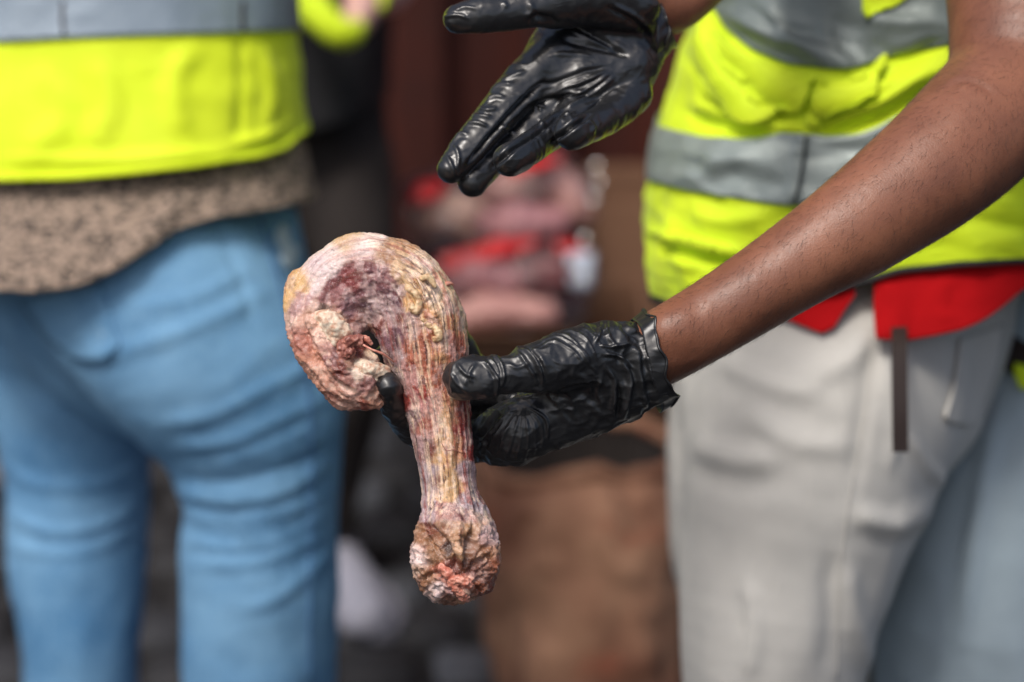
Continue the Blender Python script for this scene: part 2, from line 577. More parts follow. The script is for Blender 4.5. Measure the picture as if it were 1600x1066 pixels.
c = M_jeans.mix(M_jeans.ramp(M_jeans.noise(420, 2, stretch=(1, 1, 0.3)), [(0.45, G3(0)), (0.8, G3(0.5))]), c, srgb((136, 176, 204)))
M_jeans.col(c).bump(M_jeans.noise(60, 4), 0.002, 0.35).bump(M_jeans.noise(900), 0.0004, 0.5)
M_stitch = Mat('seam_thread', srgb((70, 110, 150)), 0.8)
M_white = Mat('white_worn_patch', srgb((180, 198, 210)), 0.9)
M_tweed = Mat('grey_beige_flecked_knit', srgb((150, 136, 126)), 0.95)
vt = M_tweed.n('ShaderNodeTexVoronoi'); vt.inputs['Scale'].default_value = 230; vt.inputs['Randomness'].default_value = 0.25
M_tweed.l(M_tweed.coord(None, (1, 1, 1.5)), vt.inputs['Vector'])
f1 = M_tweed.ramp(vt.outputs['Color'], [(0.25, G3(0)), (0.55, G3(1))])
f2 = M_tweed.ramp(M_tweed.noise(140, 3, stretch=(1, 1, 2.2)), [(0.5, G3(0)), (0.7, G3(0.55))])
c = M_tweed.mix(f1, srgb((54, 49, 46)), srgb((158, 138, 122)))
c = M_tweed.mix(f2, c, srgb((60, 58, 57)))
M_tweed.col(c).bump(M_tweed.noise(210, 2), 0.003, 0.7)
M_strap = Mat('dark_brown_webbing', srgb((38, 24, 21)), 0.75)
M_strap.bump(M_strap.noise(900, 2), 0.0005, 0.6)
M_black = Mat('black_cloth', (0.006, 0.006, 0.007, 1), 0.9)
M_dtrous = Mat('dark_brown_cloth', srgb((34, 27, 24)), 0.9)
M_dtrous.bump(M_dtrous.noise(40, 4), 0.003, 0.4)
M_shoe = Mat('pale_grey_canvas', srgb((150, 150, 162)), 0.7)
M_shoe.bump(M_shoe.noise(90, 3), 0.001, 0.4)
M_sole = Mat('rubber_sole', srgb((120, 120, 130)), 0.6)
# ------------------------------------------------------------------ the joint of meat
D0 = 1.5
def L3(n, d0=D0):   # (x, y, offset mm, r px) -> (x, y, depth, r)
    return [(a, b, d0 + c / 1000.0, r) for a, b, c, r in n]

BONE = L3([(574, 607, -4, 33), (545, 585, -4, 45), (513, 542, -3, 48), (494, 485, 0, 45), (520, 437, 0, 47), (570, 415, 0, 50),
           (624, 431, 0, 54), (655, 476, 0, 61), (667, 530, 0, 62), (674, 588, 0, 57), (686, 638, 0, 49), (692, 690, 0, 45),
           (698, 748, 0, 42), (704, 795, -1, 46), (711, 836, -2, 60), (712, 873, -2, 68)])
MEAT_LOC = P(680, 560, D0)
meat = thing('meat_joint', 'raw knobbly joint of meat on the bone held upright in a black glove', 'meat joint', MEAT_LOC)
bone_f = union([Chain(BONE, 5),
                (Chain(L3([(545, 455, 0, 44), (590, 470, 0, 38)]), 2, flat=FWD, k=0.62), 0.02),
                (Chain(L3([(520, 535, -12, 26), (536, 560, -13, 22)]), 2), 0.006),
                (Chain(L3([(622, 512, -4, 22), (628, 550, -4, 24)]), 2), 0.010),
                (Chain(L3([(464, 436, -3, 15), (457, 462, -3, 10), (456, 490, -3, 8)]), 3), 0.005),
                (Chain(L3([(690, 800, -14, 10), (706, 830, -24, 14), (712, 860, -28, 14)]), 3), 0.008),
                (Chain(L3([(672, 850, -14, 18), (668, 880, -16, 20), (684, 910, -16, 18)]), 3), 0.006),
                (Chain(L3([(750, 846, -14, 16), (760, 876, -14, 18), (750, 905, -14, 16)]), 3), 0.006),
                (Chain(L3([(700, 912, -22, 12), (722, 920, -25, 13), (735, 912, -22, 10)]), 3), 0.004),
                (Chain(L3([(722, 838, -25, 12), (735, 826, -20, 12)]), 3), 0.005),
                ], 0.012)
V, F, N = mesh_field(bone_f, 0.00075)
x, y, d = measure(V)
A = seg_arrays(BONE, 10); cen = A[:, :3]
s_ = np.concatenate([[0], np.cumsum(np.linalg.norm(np.diff(cen, axis=0), axis=1))])
best = np.full(len(V), 9.0); u = np.zeros(len(V)); lat = np.zeros(len(V)); dep = np.zeros(len(V))
for i in range(len(cen)):
    w = V - cen[i]; q = np.einsum('ij,ij->i', w, w); m = q < best
    T = cen[min(i + 1, len(cen) - 1)] - cen[max(i - 1, 0)]; T = T / np.linalg.norm(T)
    B = np.cross(T, FWD)
    best[m] = q[m]; u[m] = s_[i] + (w[m] @ T); lat[m] = w[m] @ B; dep[m] = w[m] @ FWD
fib = np.stack([u, lat, dep], 1)

def blob(cx, cy, r, sx=1.0):
    return np.exp(-(((x - cx) / sx) ** 2 + (y - cy) ** 2) / (r * r))
knob = np.clip((y - 800) / 35, 0, 1) * (x > 600)
lower = np.clip(np.maximum.reduce([blob(530, 590, 62), blob(480, 530, 50), blob(575, 610, 40)]) * 1.5, 0, 1) * (x < 606)
crust = np.clip(blob(668, 475, 42, 0.55) * 1.7, 0, 1)
purple = np.clip(blob(570, 455, 58) * 1.6, 0, 1)
shaft = (1 - knob) * (1 - lower) * (1 - purple)
fs = fib + 0.0012 * np.stack([fbm(V * 60, 2, 3), fbm(V * 60, 2, 4), fbm(V * 60, 2, 5)], 1)
strand = ridged(fs * np.array([22, 330, 330]), 3, 21)
strand2 = ridged(fs * np.array([40, 800, 800]), 2, 22)
lump = fbm(V * 105, 4, 31)
lump2 = ridged(V * 200 + fbm(V * 120, 2, 33)[:, None] * 0.9, 3, 32)
cav = fbm(V * 95, 3, 41)
arch = np.clip((600 - x) / 60, 0, 1)
disp = (shaft * (0.0006 * strand * (1 - 0.6 * arch) + 0.0004 * strand2 + 0.0007 * fbm(fs * np.array([30, 110, 110]), 3, 46)) + knob * (0.0028 * lump + 0.0018 * lump2) + lower * (0.0016 * lump + 0.0010 * lump2 + 0.0026 * ridged(fs * np.array([32, 120, 120]), 2, 47) + 0.0007 * ridged(fs * np.array([60, 400, 400]), 2, 48))
        + crust * (0.0016 * np.maximum(lump2, 0) + 0.001 * lump) + purple * (0.0017 * lump + 0.0011 * lump2)
        + 0.0013 * cav + 0.0016 * fbm(V * 48, 2, 49) + 0.0004 * fbm(V * 500, 2, 44))
face = np.clip(-(N @ FWD) * 2, 0, 1)
# grooves and ropes that the photograph shows, as real relief
grooves = [([(560, 366), (600, 385), (625, 420), (640, 470), (628, 520)], 5, 0.0016), ([(636, 382), (655, 420), (664, 460), (690, 520), (712, 560)], 4, 0.0012),
           ([(627, 440), (632, 480), (626, 520), (634, 560)], 4, -0.0016), ([(600, 400), (612, 430), (612, 470)], 4, -0.001),
           ([(660, 395), (690, 450), (706, 510), (715, 545)], 4, 0.0014), ([(675, 420), (700, 480), (712, 530)], 3, -0.0009),
           ([(470, 430), (462, 480), (470, 540), (490, 590)], 6, 0.0014), ([(480, 440), (474, 490), (484, 540)], 4, -0.0018),
           ([(500, 480), (520, 488), (545, 500)], 4, -0.0014), ([(487, 550), (510, 590), (545, 620), (580, 634)], 5, -0.0018),
           ([(498, 545), (520, 580), (550, 605)], 4, 0.0016), ([(520, 500), (535, 520), (548, 534)], 4, 0.0014),
           ([(700, 620), (704, 680), (700, 740), (697, 790)], 5, 0.0012), ([(688, 690), (690, 740), (683, 790)], 4, -0.001),
           ([(713, 690), (716, 740), (722, 790)], 4, -0.0014), ([(722, 740), (735, 790), (757, 830)], 5, 0.0014),
           ([(655, 835), (672, 824), (690, 838), (705, 868), (716, 890)], 6, -0.0052), ([(742, 820), (733, 850), (724, 888)], 6, -0.0050),
           ([(750, 880), (762, 870), (772, 888)], 4, -0.0034), ([(664, 905), (680, 896), (694, 900)], 4, -0.003), ([(652, 850), (664, 858), (672, 850)], 3, -0.0025),
           ([(716, 800), (717, 840), (721, 880)], 5, 0.002), ([(696, 806), (688, 830), (694, 850)], 4, 0.002), ([(735, 905), (748, 925), (740, 938)], 4, -0.003),
           ([(700, 692), (708, 703), (722, 706), (727, 710)], 1.6, 0.0007), ([(648, 600), (652, 660), (662, 730)], 4, 0.001), ([(668, 580), (672, 640), (676, 700)], 3, -0.0009)]
wx = x + 3 * fbm(V * 90, 2, 51); wy = y + 3 * fbm(V * 90, 2, 52)
disp = disp + face * folds(wx, wy, grooves)
hole = np.exp(-((x - 504) ** 2 + (y - 489) ** 2) / 20.0) * face
disp = disp - 0.004 * hole
V2 = V + N * disp[:, None]
arch = np.clip((600 - x) / 60, 0, 1)
fm = np.clip(0.15 + shaft - 0.25 * knob, 0, 1) * (1 - 0.75 * arch)

COLS = [(540, 376, 18, (196, 166, 112)), (585, 370, 16, (226, 216, 206)), (620, 380, 14, (202, 166, 124)), (520, 398, 16, (212, 204, 204)), (560, 392, 16, (214, 204, 206)),
        (500, 418, 20, (206, 196, 202)), (466, 436, 13, (212, 178, 116)), (452, 468, 11, (224, 190, 128)), (454, 505, 10, (206, 180, 168)), (600, 398, 14, (184, 146, 112)),
        (560, 415, 16, (160, 96, 96)), (582, 440, 22, (160, 112, 122)), (548, 440, 14, (166, 70, 74)), (530, 462, 16, (176, 128, 132)), (604, 466, 20, (126, 88, 104)), (575, 490, 18, (112, 82, 98)),
        (602, 430, 14, (164, 118, 122)), (520, 448, 8, (140, 36, 44)), (545, 476, 14, (168, 132, 144)), (505, 489, 7, (50, 28, 28)), (590, 506, 12, (150, 84, 76)), (560, 500, 12, (176, 120, 108)),  # the near-black spot paints the shade inside the small hole
        (632, 418, 14, (216, 190, 150)), (645, 440, 14, (210, 180, 128)), (660, 420, 14, (226, 208, 182)), (676, 452, 14, (224, 206, 170)), (652, 470, 14, (214, 176, 116)), (690, 480, 14, (226, 204, 168)),
        (668, 500, 12, (206, 156, 100)), (685, 515, 12, (204, 154, 104)), (704, 510, 13, (212, 164, 116)), (715, 480, 10, (196, 168, 150)), (655, 540, 16, (196, 116, 84)), (688, 545, 14, (216, 168, 118)), (712, 545, 14, (206, 122, 92)),
        (640, 505, 10, (170, 112, 104)), (612, 530, 12, (150, 112, 128)), (615, 560, 10, (150, 130, 138)), (620, 590, 10, (176, 164, 166)), (642, 592, 14, (186, 92, 78)), (668, 590, 14, (204, 120, 90)), (692, 592, 14, (210, 156, 124)), (716, 590, 12, (172, 96, 84)),
        (655, 625, 15, (192, 74, 66)), (676, 640, 10, (206, 130, 104)), (700, 640, 16, (214, 176, 134)), (724, 640, 12, (176, 52, 48)), (727, 670, 10, (170, 50, 48)), (645, 655, 10, (178, 150, 154)), (668, 670, 12, (190, 120, 104)), (655, 700, 13, (176, 146, 150)), (680, 700, 8, (140, 84, 84)),
        (696, 700, 14, (214, 176, 124)), (714, 700, 10, (204, 148, 108)), (729, 700, 8, (190, 62, 60)), (727, 740, 9, (168, 148, 160)), (664, 750, 14, (170, 158, 170)), (684, 755, 8, (150, 96, 78)), (703, 760, 13, (216, 178, 120)), (735, 785, 12, (176, 166, 180)),
        (668, 796, 12, (188, 172, 184)), (698, 800, 9, (190, 140, 130)), (720, 806, 9, (150, 100, 108)), (740, 812, 9, (206, 180, 172)), (660, 832, 9, (170, 122, 80)), (672, 826, 7, (140, 56, 48)), (694, 830, 9, (180, 140, 114)), (712, 832, 9, (206, 170, 128)),
        (738, 830, 10, (186, 142, 92)), (758, 840, 9, (196, 172, 176)), (655, 870, 11, (212, 200, 202)), (676, 866, 12, (170, 128, 92)), (700, 856, 7, (100, 66, 54)), (716, 862, 9, (196, 158, 118)), (736, 856, 10, (150, 104, 74)), (756, 866, 10, (176, 130, 96)),
        (650, 895, 10, (196, 170, 150)), (668, 905, 10, (170, 124, 88)), (690, 892, 9, (196, 120, 96)), (706, 884, 8, (150, 84, 70)), (726, 885, 9, (136, 88, 66)), (750, 892, 10, (156, 118, 112)), (772, 885, 9, (176, 112, 82)), (680, 924, 9, (206, 196, 200)), (700, 928, 7, (170, 130, 128)),
        (718, 912, 9, (214, 128, 108)), (734, 914, 7, (222, 168, 146)), (724, 932, 7, (226, 190, 170)), (752, 920, 8, (166, 90, 66)), (708, 908, 5, (120, 34, 34)),
        (470, 480, 12, (190, 152, 156)), (486, 500, 14, (206, 168, 148)), (470, 530, 14, (196, 130, 112)), (500, 520, 10, (224, 190, 172)), (482, 560, 14, (208, 150, 124)), (504, 590, 14, (206, 158, 136)), (524, 615, 13, (196, 142, 124)), (548, 628, 11, (212, 172, 156)),
        (566, 632, 9, (186, 104, 84)), (585, 622, 11, (208, 160, 136)), (518, 504, 14, (228, 206, 176)), (530, 520, 12, (222, 194, 166)), (546, 536, 10, (120, 52, 50)), (558, 548, 8, (150, 66, 54)), (536, 548, 9, (110, 74, 74)), (520, 560, 10, (160, 108, 108)), (530, 580, 8, (150, 74, 62)),
        (552, 566, 9, (176, 130, 100)), (575, 572, 11, (230, 214, 186)), (594, 580, 10, (226, 206, 176)), (560, 585, 9, (226, 216, 200)), (544, 596, 9, (176, 118, 104)), (570, 602, 10, (160, 108, 104)), (490, 620, 8, (180, 140, 130)), (510, 545, 8, (196, 150, 140))]
cx = x + 7 * fbm(V * 110, 3, 61) + 3 * fbm(V * 420, 2, 66); cy = y + 7 * fbm(V * 110, 3, 62) + 3 * fbm(V * 420, 2, 67)
wsum = np.zeros(len(V)); csum = np.zeros((len(V), 3))
for a, b, r, c_ in COLS:
    w = np.exp(-((cx - a) ** 2 + (cy - b) ** 2) / (r * r * 0.75)) + 1e-9 / (1 + (cx - a) ** 2 + (cy - b) ** 2)
    wsum += w; csum += w[:, None] * np.array(srgb(c_)[:3])
col = csum / wsum[:, None]
col = (col * 0.88 + 0.12 * col.mean(1)[:, None]) * 1.02
back = np.clip((N @ FWD) * 3, 0, 1)[:, None]
col = col * (1 - back) + back * np.array(srgb((186, 140, 116))[:3])
# blood streaks, fat and frost along the fibres
st = fbm(fs * np.array([30, 420, 420]), 3, 71); st2 = fbm(fs * np.array([55, 900, 900]), 3, 72); bl = fbm(V * 190, 4, 73); fr = fbm(V * 150, 4, 74)
sh = np.clip(shaft + 0.35 * purple, 0, 1) * (1 - 0.6 * arch)
def lay(col, m, c_): m = np.clip(m, 0, 1)[:, None]; return col * (1 - m) + m * np.array(srgb(c_)[:3])
col = lay(col, knob * np.clip(fbm(V * 70, 3, 77) * 2.5 + 0.2, 0, 0.55) * np.clip(1.4 - np.abs(x - 712) / 50, 0, 1), (158, 116, 84))
col = lay(col, sh * np.clip(st * 3.2 - 0.55, 0, 0.65), (176, 88, 72))
col = lay(col, sh * np.clip(-st * 3.2 - 0.4, 0, 0.7), (232, 216, 190))
col = lay(col, sh * np.clip(st2 * 3.8 - 0.9, 0, 0.75), (96, 50, 46))
col = lay(col, np.clip(bl * 3.0 - 0.85, 0, 0.6) * (0.8 * lower + knob * 0.5 + purple * 0.4), (150, 84, 72))
col = lay(col, np.clip(-bl * 3 - 0.7, 0, 0.6) * (lower + knob * 0.5), (226, 206, 190))
col = lay(col, np.clip(fr * 2.0 + 0.05, 0, 0.40) * (0.6 * purple + 0.6 * sh + 0.3), (226, 216, 218))
col = lay(col, np.clip(fbm(V * 300, 3, 75) * 4 - 2.0, 0, 0.7) * (0.5 + 0.5 * purple + 0.6 * knob), (84, 54, 52))
lum = (col @ np.array([0.3, 0.55, 0.15]))[:, None]
col = lum + (col - lum) * 1.0
col = np.clip(col * (0.36 * (lum / 0.36) ** 1.40 / lum) * np.array([0.88, 0.76, 0.70]), 0, 0.95)
M_meat = Mat('raw_meat', (0.5, 0.3, 0.25, 1), 0.45, Specular_IOR_Level=0.5)
a_ = M_meat.n('ShaderNodeAttribute', attribute_name='tint').outputs['Color']
fmk = M_meat.n('ShaderNodeAttribute', attribute_name='strandy').outputs['Fac']
k1 = M_meat.mix(fmk, G3(1), M_meat.ramp(M_meat.noise(1, 4, 0.65, attr='fibre', stretch=(60, 1900, 1900)), [(0.35, G3(0.58)), (0.62, G3(1.16))]))
k2 = M_meat.ramp(M_meat.noise(900, 3), [(0.3, G3(0.85)), (0.7, G3(1.12))])
c = M_meat.mix(1.0, M_meat.mix(1.0, a_, k1, 'MULTIPLY'), k2, 'MULTIPLY')
k3 = M_meat.ramp(M_meat.noise(1500, 2), [(0.6, G3(0)), (0.75, G3(0.55))])
M_meat.col(M_meat.mix(k3, c, srgb((232, 224, 226)))).rough(M_meat.noise(260, 3), 0.16, 0.6)
M_meat.bump(M_meat.math('MULTIPLY', fmk, M_meat.noise(1, 4, 0.6, attr='fibre', stretch=(120, 1600, 1600))), 0.0010, 0.5).bump(M_meat.noise(1100, 3), 0.0005, 0.6)
M_meat.b.inputs['Subsurface Weight'].default_value = 0.12
M_meat.b.inputs['Subsurface Radius'].default_value = (0.003, 0.001, 0.0007)
obj('flesh', V2, F, M_meat, meat, {'tint': np.hstack([col, np.ones((len(V), 1))]), 'fibre': fib, 'strandy': fm})
M_SM = 0
BONE_V, BONE_F = V2, F

def meat_mat(name, a, b, rough=0.4):
    m = Mat(name, srgb(a), rough); m.col(m.mix(m.ramp(m.noise(300, 4), [(0.35, G3(0)), (0.65, G3(1))]), srgb(a), srgb(b)))
    m.bump(m.noise(700, 3), 0.0006, 0.6); m.b.inputs['Subsurface Weight'].default_value = 0.1
    m.b.inputs['Subsurface Radius'].default_value = (0.003, 0.0015, 0.001); return m
M_fat = meat_mat('yellow_fat', (220, 196, 156), (186, 142, 104))
M_cart = meat_mat('cream_cartilage', (230, 216, 194), (196, 150, 124), 0.3)
M_redm = meat_mat('dark_red_tissue', (176, 116, 100), (108, 56, 52), 0.35)
M_pink = meat_mat('pink_tissue', (214, 154, 134), (184, 104, 86), 0.35)

def organic(name, nodes, mat, parent, h=0.0006, amp=0.0009, sc=300, k=0.003, seed=1, extra=()):
    f = union([Chain(L3(n), 4) for n in [nodes] + list(extra)], k)
    V, F, N = mesh_field(f, h, iters=1)
    V = V + N * (amp * fbm(V * sc, 3, seed) + amp * 0.5 * ridged(V * sc * 1.7, 2, seed + 3))[:, None]
    return obj(name, V, F, mat, parent)
# curled fat worms and crumbs on the upper shaft
organic('fat_curl', [(632, 442, -22, 3), (640, 452, -25, 5), (650, 460, -26, 5), (655, 472, -26, 5), (651, 486, -26, 6), (644, 482, -27, 5), (643, 475, -26, 4)], M_fat, meat, seed=2, amp=0.0007)
organic('fat_curl', [(660, 436, -23, 4), (668, 433, -25, 5), (676, 440, -25, 4), (680, 448, -25, 3)], M_fat, meat, seed=5, amp=0.0007)
organic('fat_curl', [(678, 508, -24, 4), (684, 518, -25, 6), (686, 527, -25, 5), (680, 530, -25, 4)], M_fat, meat, seed=7, amp=0.001)
organic('fat_curl', [(660, 500, -25, 4), (668, 506, -25, 4), (676, 513, -25, 3)], M_fat, meat, seed=8, amp=0.001)
organic('cartilage_tip', [(548, 572, -16, 9), (570, 574, -18, 12), (590, 578, -17, 11), (603, 581, -15, 8)], M_cart, meat, h=0.0007, amp=0.0012, sc=220, seed=9,
        extra=[[(556, 592, -15, 7), (572, 598, -15, 8), (588, 594, -15, 6)]])
organic('cartilage_tip', [(505, 498, -18, 13), (520, 505, -21, 16), (533, 516, -22, 13), (545, 524, -20, 7)], M_cart, meat, h=0.0008, amp=0.0016, sc=160, seed=11,
        extra=[[(512, 520, -20, 12), (522, 532, -21, 9)]])
organic('torn_tissue', [(536, 540, -23, 9), (548, 532, -26, 9), (560, 532, -26, 8), (570, 538, -24, 5)], M_redm, meat, h=0.0007, amp=0.002, sc=260, seed=13,
        extra=[[(545, 550, -24, 10), (534, 560, -22, 10), (545, 568, -21, 6)], [(526, 578, -20, 7), (536, 588, -19, 7), (546, 586, -19, 5)]])
organic('torn_tissue', [(566, 528, -25, 5), (574, 531, -26, 5), (579, 537, -25, 4)], M_pink, meat, h=0.0006, amp=0.001, seed=15)
V, F = tube(L3([(564, 537, -27, 2.2), (580, 546, -29, 1.8), (596, 552, -28, 2.0), (608, 560, -24, 1.6), (616, 566, -19, 1.2)]), 5, 8); obj('sinew', V, F, M_pink, meat)
V, F = tube(L3([(690, 693, -18, 0.6), (698, 704, -21, 0.7), (710, 703, -21, 0.7), (722, 709, -18, 0.6)]), 5, 6); obj('sinew', V, F, M_redm, meat)
V, F = tube(L3([(640, 420, -20, 1.6), (650, 432, -23, 1.6), (659, 448, -25, 1.6), (664, 462, -25, 1.2)]), 5, 6); obj('sinew', V, F, M_cart, meat)
V, F = tube(L3([(696, 444, -11, 4), (704, 443, -9, 3), (709, 446, -8, 0.8)]), 3, 7); obj('loose_flap', V, F, M_pink, meat)
organic('torn_tissue', [(704, 910, -30, 6), (716, 906, -32, 7), (728, 909, -32, 7), (736, 916, -30, 5)], M_pink, meat, seed=17, amp=0.0014, extra=[[(712, 920, -30, 6), (722, 930, -27, 7), (730, 936, -22, 5)]])
organic('torn_tissue', [(690, 886, -28, 6), (698, 894, -30, 7), (706, 900, -30, 5)], M_pink, meat, seed=19, amp=0.0014)

# ------------------------------------------------------------------ black gloves
def c3(l): return [(560 + a / 3.077, 460 + b / 3.077) for a, b in l]
def c4(l): return [(660 + a / 3.331, b / 3.331) for a, b in l]
def glove(name, f, lines, planes, parent, seed, h=0.0008, noise_amp=1.0, dirn=(1, 0, 0), crumple=1.0):
    V, F, N = mesh_field(f, h)
    x, y, d = measure(V)
    face = np.clip(-(N @ FWD) * 2.5, 0, 1)
    dv = folds(x + 1.5 * fbm(V * 80, 2, seed), y + 1.5 * fbm(V * 80, 2, seed + 1), lines) * face
    T = np.array(dirn, float)
    a = V @ RGT; b = V @ UPV; c_ = V @ FWD
    ux = a * T[0] + b * T[1]; vx = -a * T[1] + b * T[0]
    q = np.stack([ux * 28, vx * 95, c_ * 60], 1) + 0.9 * np.stack([fbm(V * 30, 2, seed + 5)] * 3, 1)
    cr = np.maximum(ridged(q, 2, seed + 7), 0) ** 2
    q2 = np.stack([ux * 95, vx * 70, c_ * 80], 1) + 1.2 * np.stack([fbm(V * 45, 2, seed + 9)] * 3, 1)
    cr2 = np.maximum(ridged(q2, 2, seed + 11), 0) ** 2
    crm = np.abs(vnoise(V * 52 + 0.8 * fbm(V * 35, 2, seed + 21)[:, None], seed + 15)) + 0.5 * np.abs(vnoise(V * 118 + 0.6 * fbm(V * 70, 2, seed + 22)[:, None], seed + 16))
    dv = dv - crumple * (0.0016 * crm - 0.0004) * (1 + 0.8 * np.clip((x - 930) / 60, 0, 1))
    dv = dv + noise_amp * (0.0011 * cr + 0.0007 * cr2 + 0.0008 * fbm(V * 40, 2, seed + 13) - 0.0003)
    V2 = V + N * dv[:, None]
    return V2, F, N, x, y

def drop_faces(V, F, keepv):
    k = keepv[F].all(1); F = F[k]
    used = np.unique(F); mp = -np.ones(len(V), int); mp[used] = np.arange(len(used))
    return V[used], mp[F]
# ------------------------------------------------------------------ the inspector on the right
A_LOC = P(1450, 600, 2.0) * np.array([1, 1, 0])
pa = thing('person', 'person in yellow hi-vis vest and off-white trousers wearing black gloves and gripping the meat joint', 'person', A_LOC)

# body: one continuous surface, arms into the gloves
armL = [(985, 572, 1.520, 50), (1028, 547, 1.518, 58), (1100, 505, 1.518, 61), (1177, 457, 1.52, 65), (1259, 404, 1.525, 72), (1330, 358, 1.53, 82),
        (1403, 306, 1.54, 92), (1460, 262, 1.55, 99), (1520, 208, 1.57, 105), (1580, 140, 1.60, 108), (1602, 60, 1.62, 118), (1600, -80, 1.66, 128),
        (1590, -260, 1.72, 135), (1560, -420, 1.80, 135), (1490, -520, 1.90, 110)]
armR = [(990, -10, 1.60, 48), (1046, 8, 1.62, 46), (1120, -60, 1.66, 52), (1220, -150, 1.75, 66), (1320, -230, 1.88, 76), (1370, -300, 2.0, 84),
        (1380, -420, 2.02, 86), (1400, -520, 2.02, 80)]
torso = [(1370, 560, 1.99, 190), (1370, 430, 1.99, 200), (1375, 250, 1.99, 200), (1380, 60, 1.98, 205), (1400, -120, 1.97, 215), (1420, -300, 1.96, 215), (1430, -440, 1.95, 150), (1430, -520, 1.95, 80)]
neck = [(1430, -500, 1.95, 70), (1425, -620, 1.94, 66), (1400, -700, 1.93, 70)]
head = [(1390, -730, 1.92, 92), (1400, -790, 1.93, 112), (1410, -850, 1.94, 115), (1405, -890, 1.94, 92)]
face_ = [(1300, -760, 1.92, 14), (1292, -735, 1.92, 20)]
body_f = union([(Chain(armL, 5), 0.03), (Chain(armR, 4), 0.03), (Chain(torso, 3, flat=(0, 1, 0), k=0.72), 0.04), (Chain(neck, 3), 0.03), (Chain(head, 3), 0.04),
                (Chain(face_, 2), 0.02), (Chain([(1316, -690, 1.92, 22), (1340, -672, 1.92, 26)], 2), 0.03), (Chain([(1425, -760, 1.85, 16), (1425, -730, 1.85, 12)], 2), 0.01),
                (Chain([(1045, 512, 1.50, 14), (1058, 508, 1.50, 12)], 2), 0.02)], 0.03)
bl, bh = body_f.lo.copy(), body_f.hi.copy()
V, F, N = mesh_field(body_f, 0.0028, lo=bl, hi=bh)
x, y, d = measure(V)
elb = [([(1480, 142), (1500, 128), (1524, 130), (1556, 150)], 5, -0.0012),
       ([(1166, 420), (1200, 470), (1190, 500)], 22, 0.0012)]
V = V + N * ((folds(x, y, elb) + 0.0011 * fbm(V * 22, 2, 90)) * np.clip(-(N @ FWD) * 2, 0, 1) * (d < 1.7))[:, None]
body = obj('body', V, F, M_skin, pa)
arm_sel = (d < 1.63) & (x > 1000) & (x < 1640) & ((N @ FWD) < 0.25)
AV, AN = V[arm_sel], N[arm_sel]
# short dark hairs lying along the forearm
hv, hf = [], []
pick = rng.choice(len(AV), 2600, replace=False)
for i in pick:
    p, n = AV[i], AN[i]
    g = -UPV * 0.8 - RGT * 0.55 + rng.normal(0, 0.35, 3); g -= (g @ n) * n; g /= np.linalg.norm(g) + 1e-9
    L = rng.uniform(0.003, 0.008); w = np.cross(g, n) * 0.00005
    w = w * 1.4; k = len(hv)
    hv += [p - w, p + w, p + n * 0.00008, p + g * L * 0.5 + n * L * 0.2 - w * .7, p + g * L * 0.5 + n * L * 0.2 + w * .7, p + g * L * 0.5 + n * (L * 0.2 + 0.00006), p + g * L + n * L * 0.22]
    hf += [(k, k + 1, k + 4, k + 3), (k + 1, k + 2, k + 5, k + 4), (k + 2, k, k + 3, k + 5), (k + 3, k + 4, k + 6), (k + 4, k + 5, k + 6), (k + 5, k + 3, k + 6)]
o = obj('arm_hair', hv, hf, M_hair, pa); o['kind'] = 'stuff'

def cuff_sheet(ring, axis, length, wave, seed, parent):
    # soft flared cuff, wavy towards its thin rolled edge
    R = catmull(np.array([np.append(p, 0) for p in ring]), 14)[:-1, :3]
    ax = np.array(axis, float); ax /= np.linalg.norm(ax); c = R.mean(0); n = len(R); rows = 7; V = []
    ang = np.arange(n) / n * 2 * math.pi
    w = np.sin(ang * 7 + seed) * 0.5 + np.sin(ang * 13 + seed * 2.1) * 0.35 + np.sin(ang * 4 + seed * .7) * 0.5
    w2 = np.sin(ang * 9 + seed * 3) * 0.4 + np.sin(ang * 5 + seed) * 0.6
    rad = R - c; rad -= (rad @ ax)[:, None] * ax; rl = np.linalg.norm(rad, axis=1)[:, None]; rad /= rl
    for j in range(rows):
        t = j / (rows - 1)
        V.append(R - ax * 0.004 * (1 - t) + ax * (length * t * (1 + 0.35 * w2))[:, None] + rad * (-0.0012 + wave * (0.15 + t) * (0.35 * w + 0.25))[:, None])
    edge = V[-1]; V = np.vstack(V)
    F = np.array([(j * n + i, j * n + (i + 1) % n, (j + 1) * n + (i + 1) % n, (j + 1) * n + i) for j in range(rows - 1) for i in range(n)])
    o = obj('cuff', V, F, M_glove, parent); solid(o, 0.0005)
    E = [tuple(p) + (0.0009,) for p in edge[::2]] + [tuple(edge[0]) + (0.0009,)]
    V, F = tube(E, 2, 6, px=False)
    me = raw_mesh('rolled_edge', V - root_loc(o), F, M_glove); r = bpy.data.objects.new('rolled_edge', me); scene.collection.objects.link(r); r.parent = o if parent.parent is None else parent
    return o

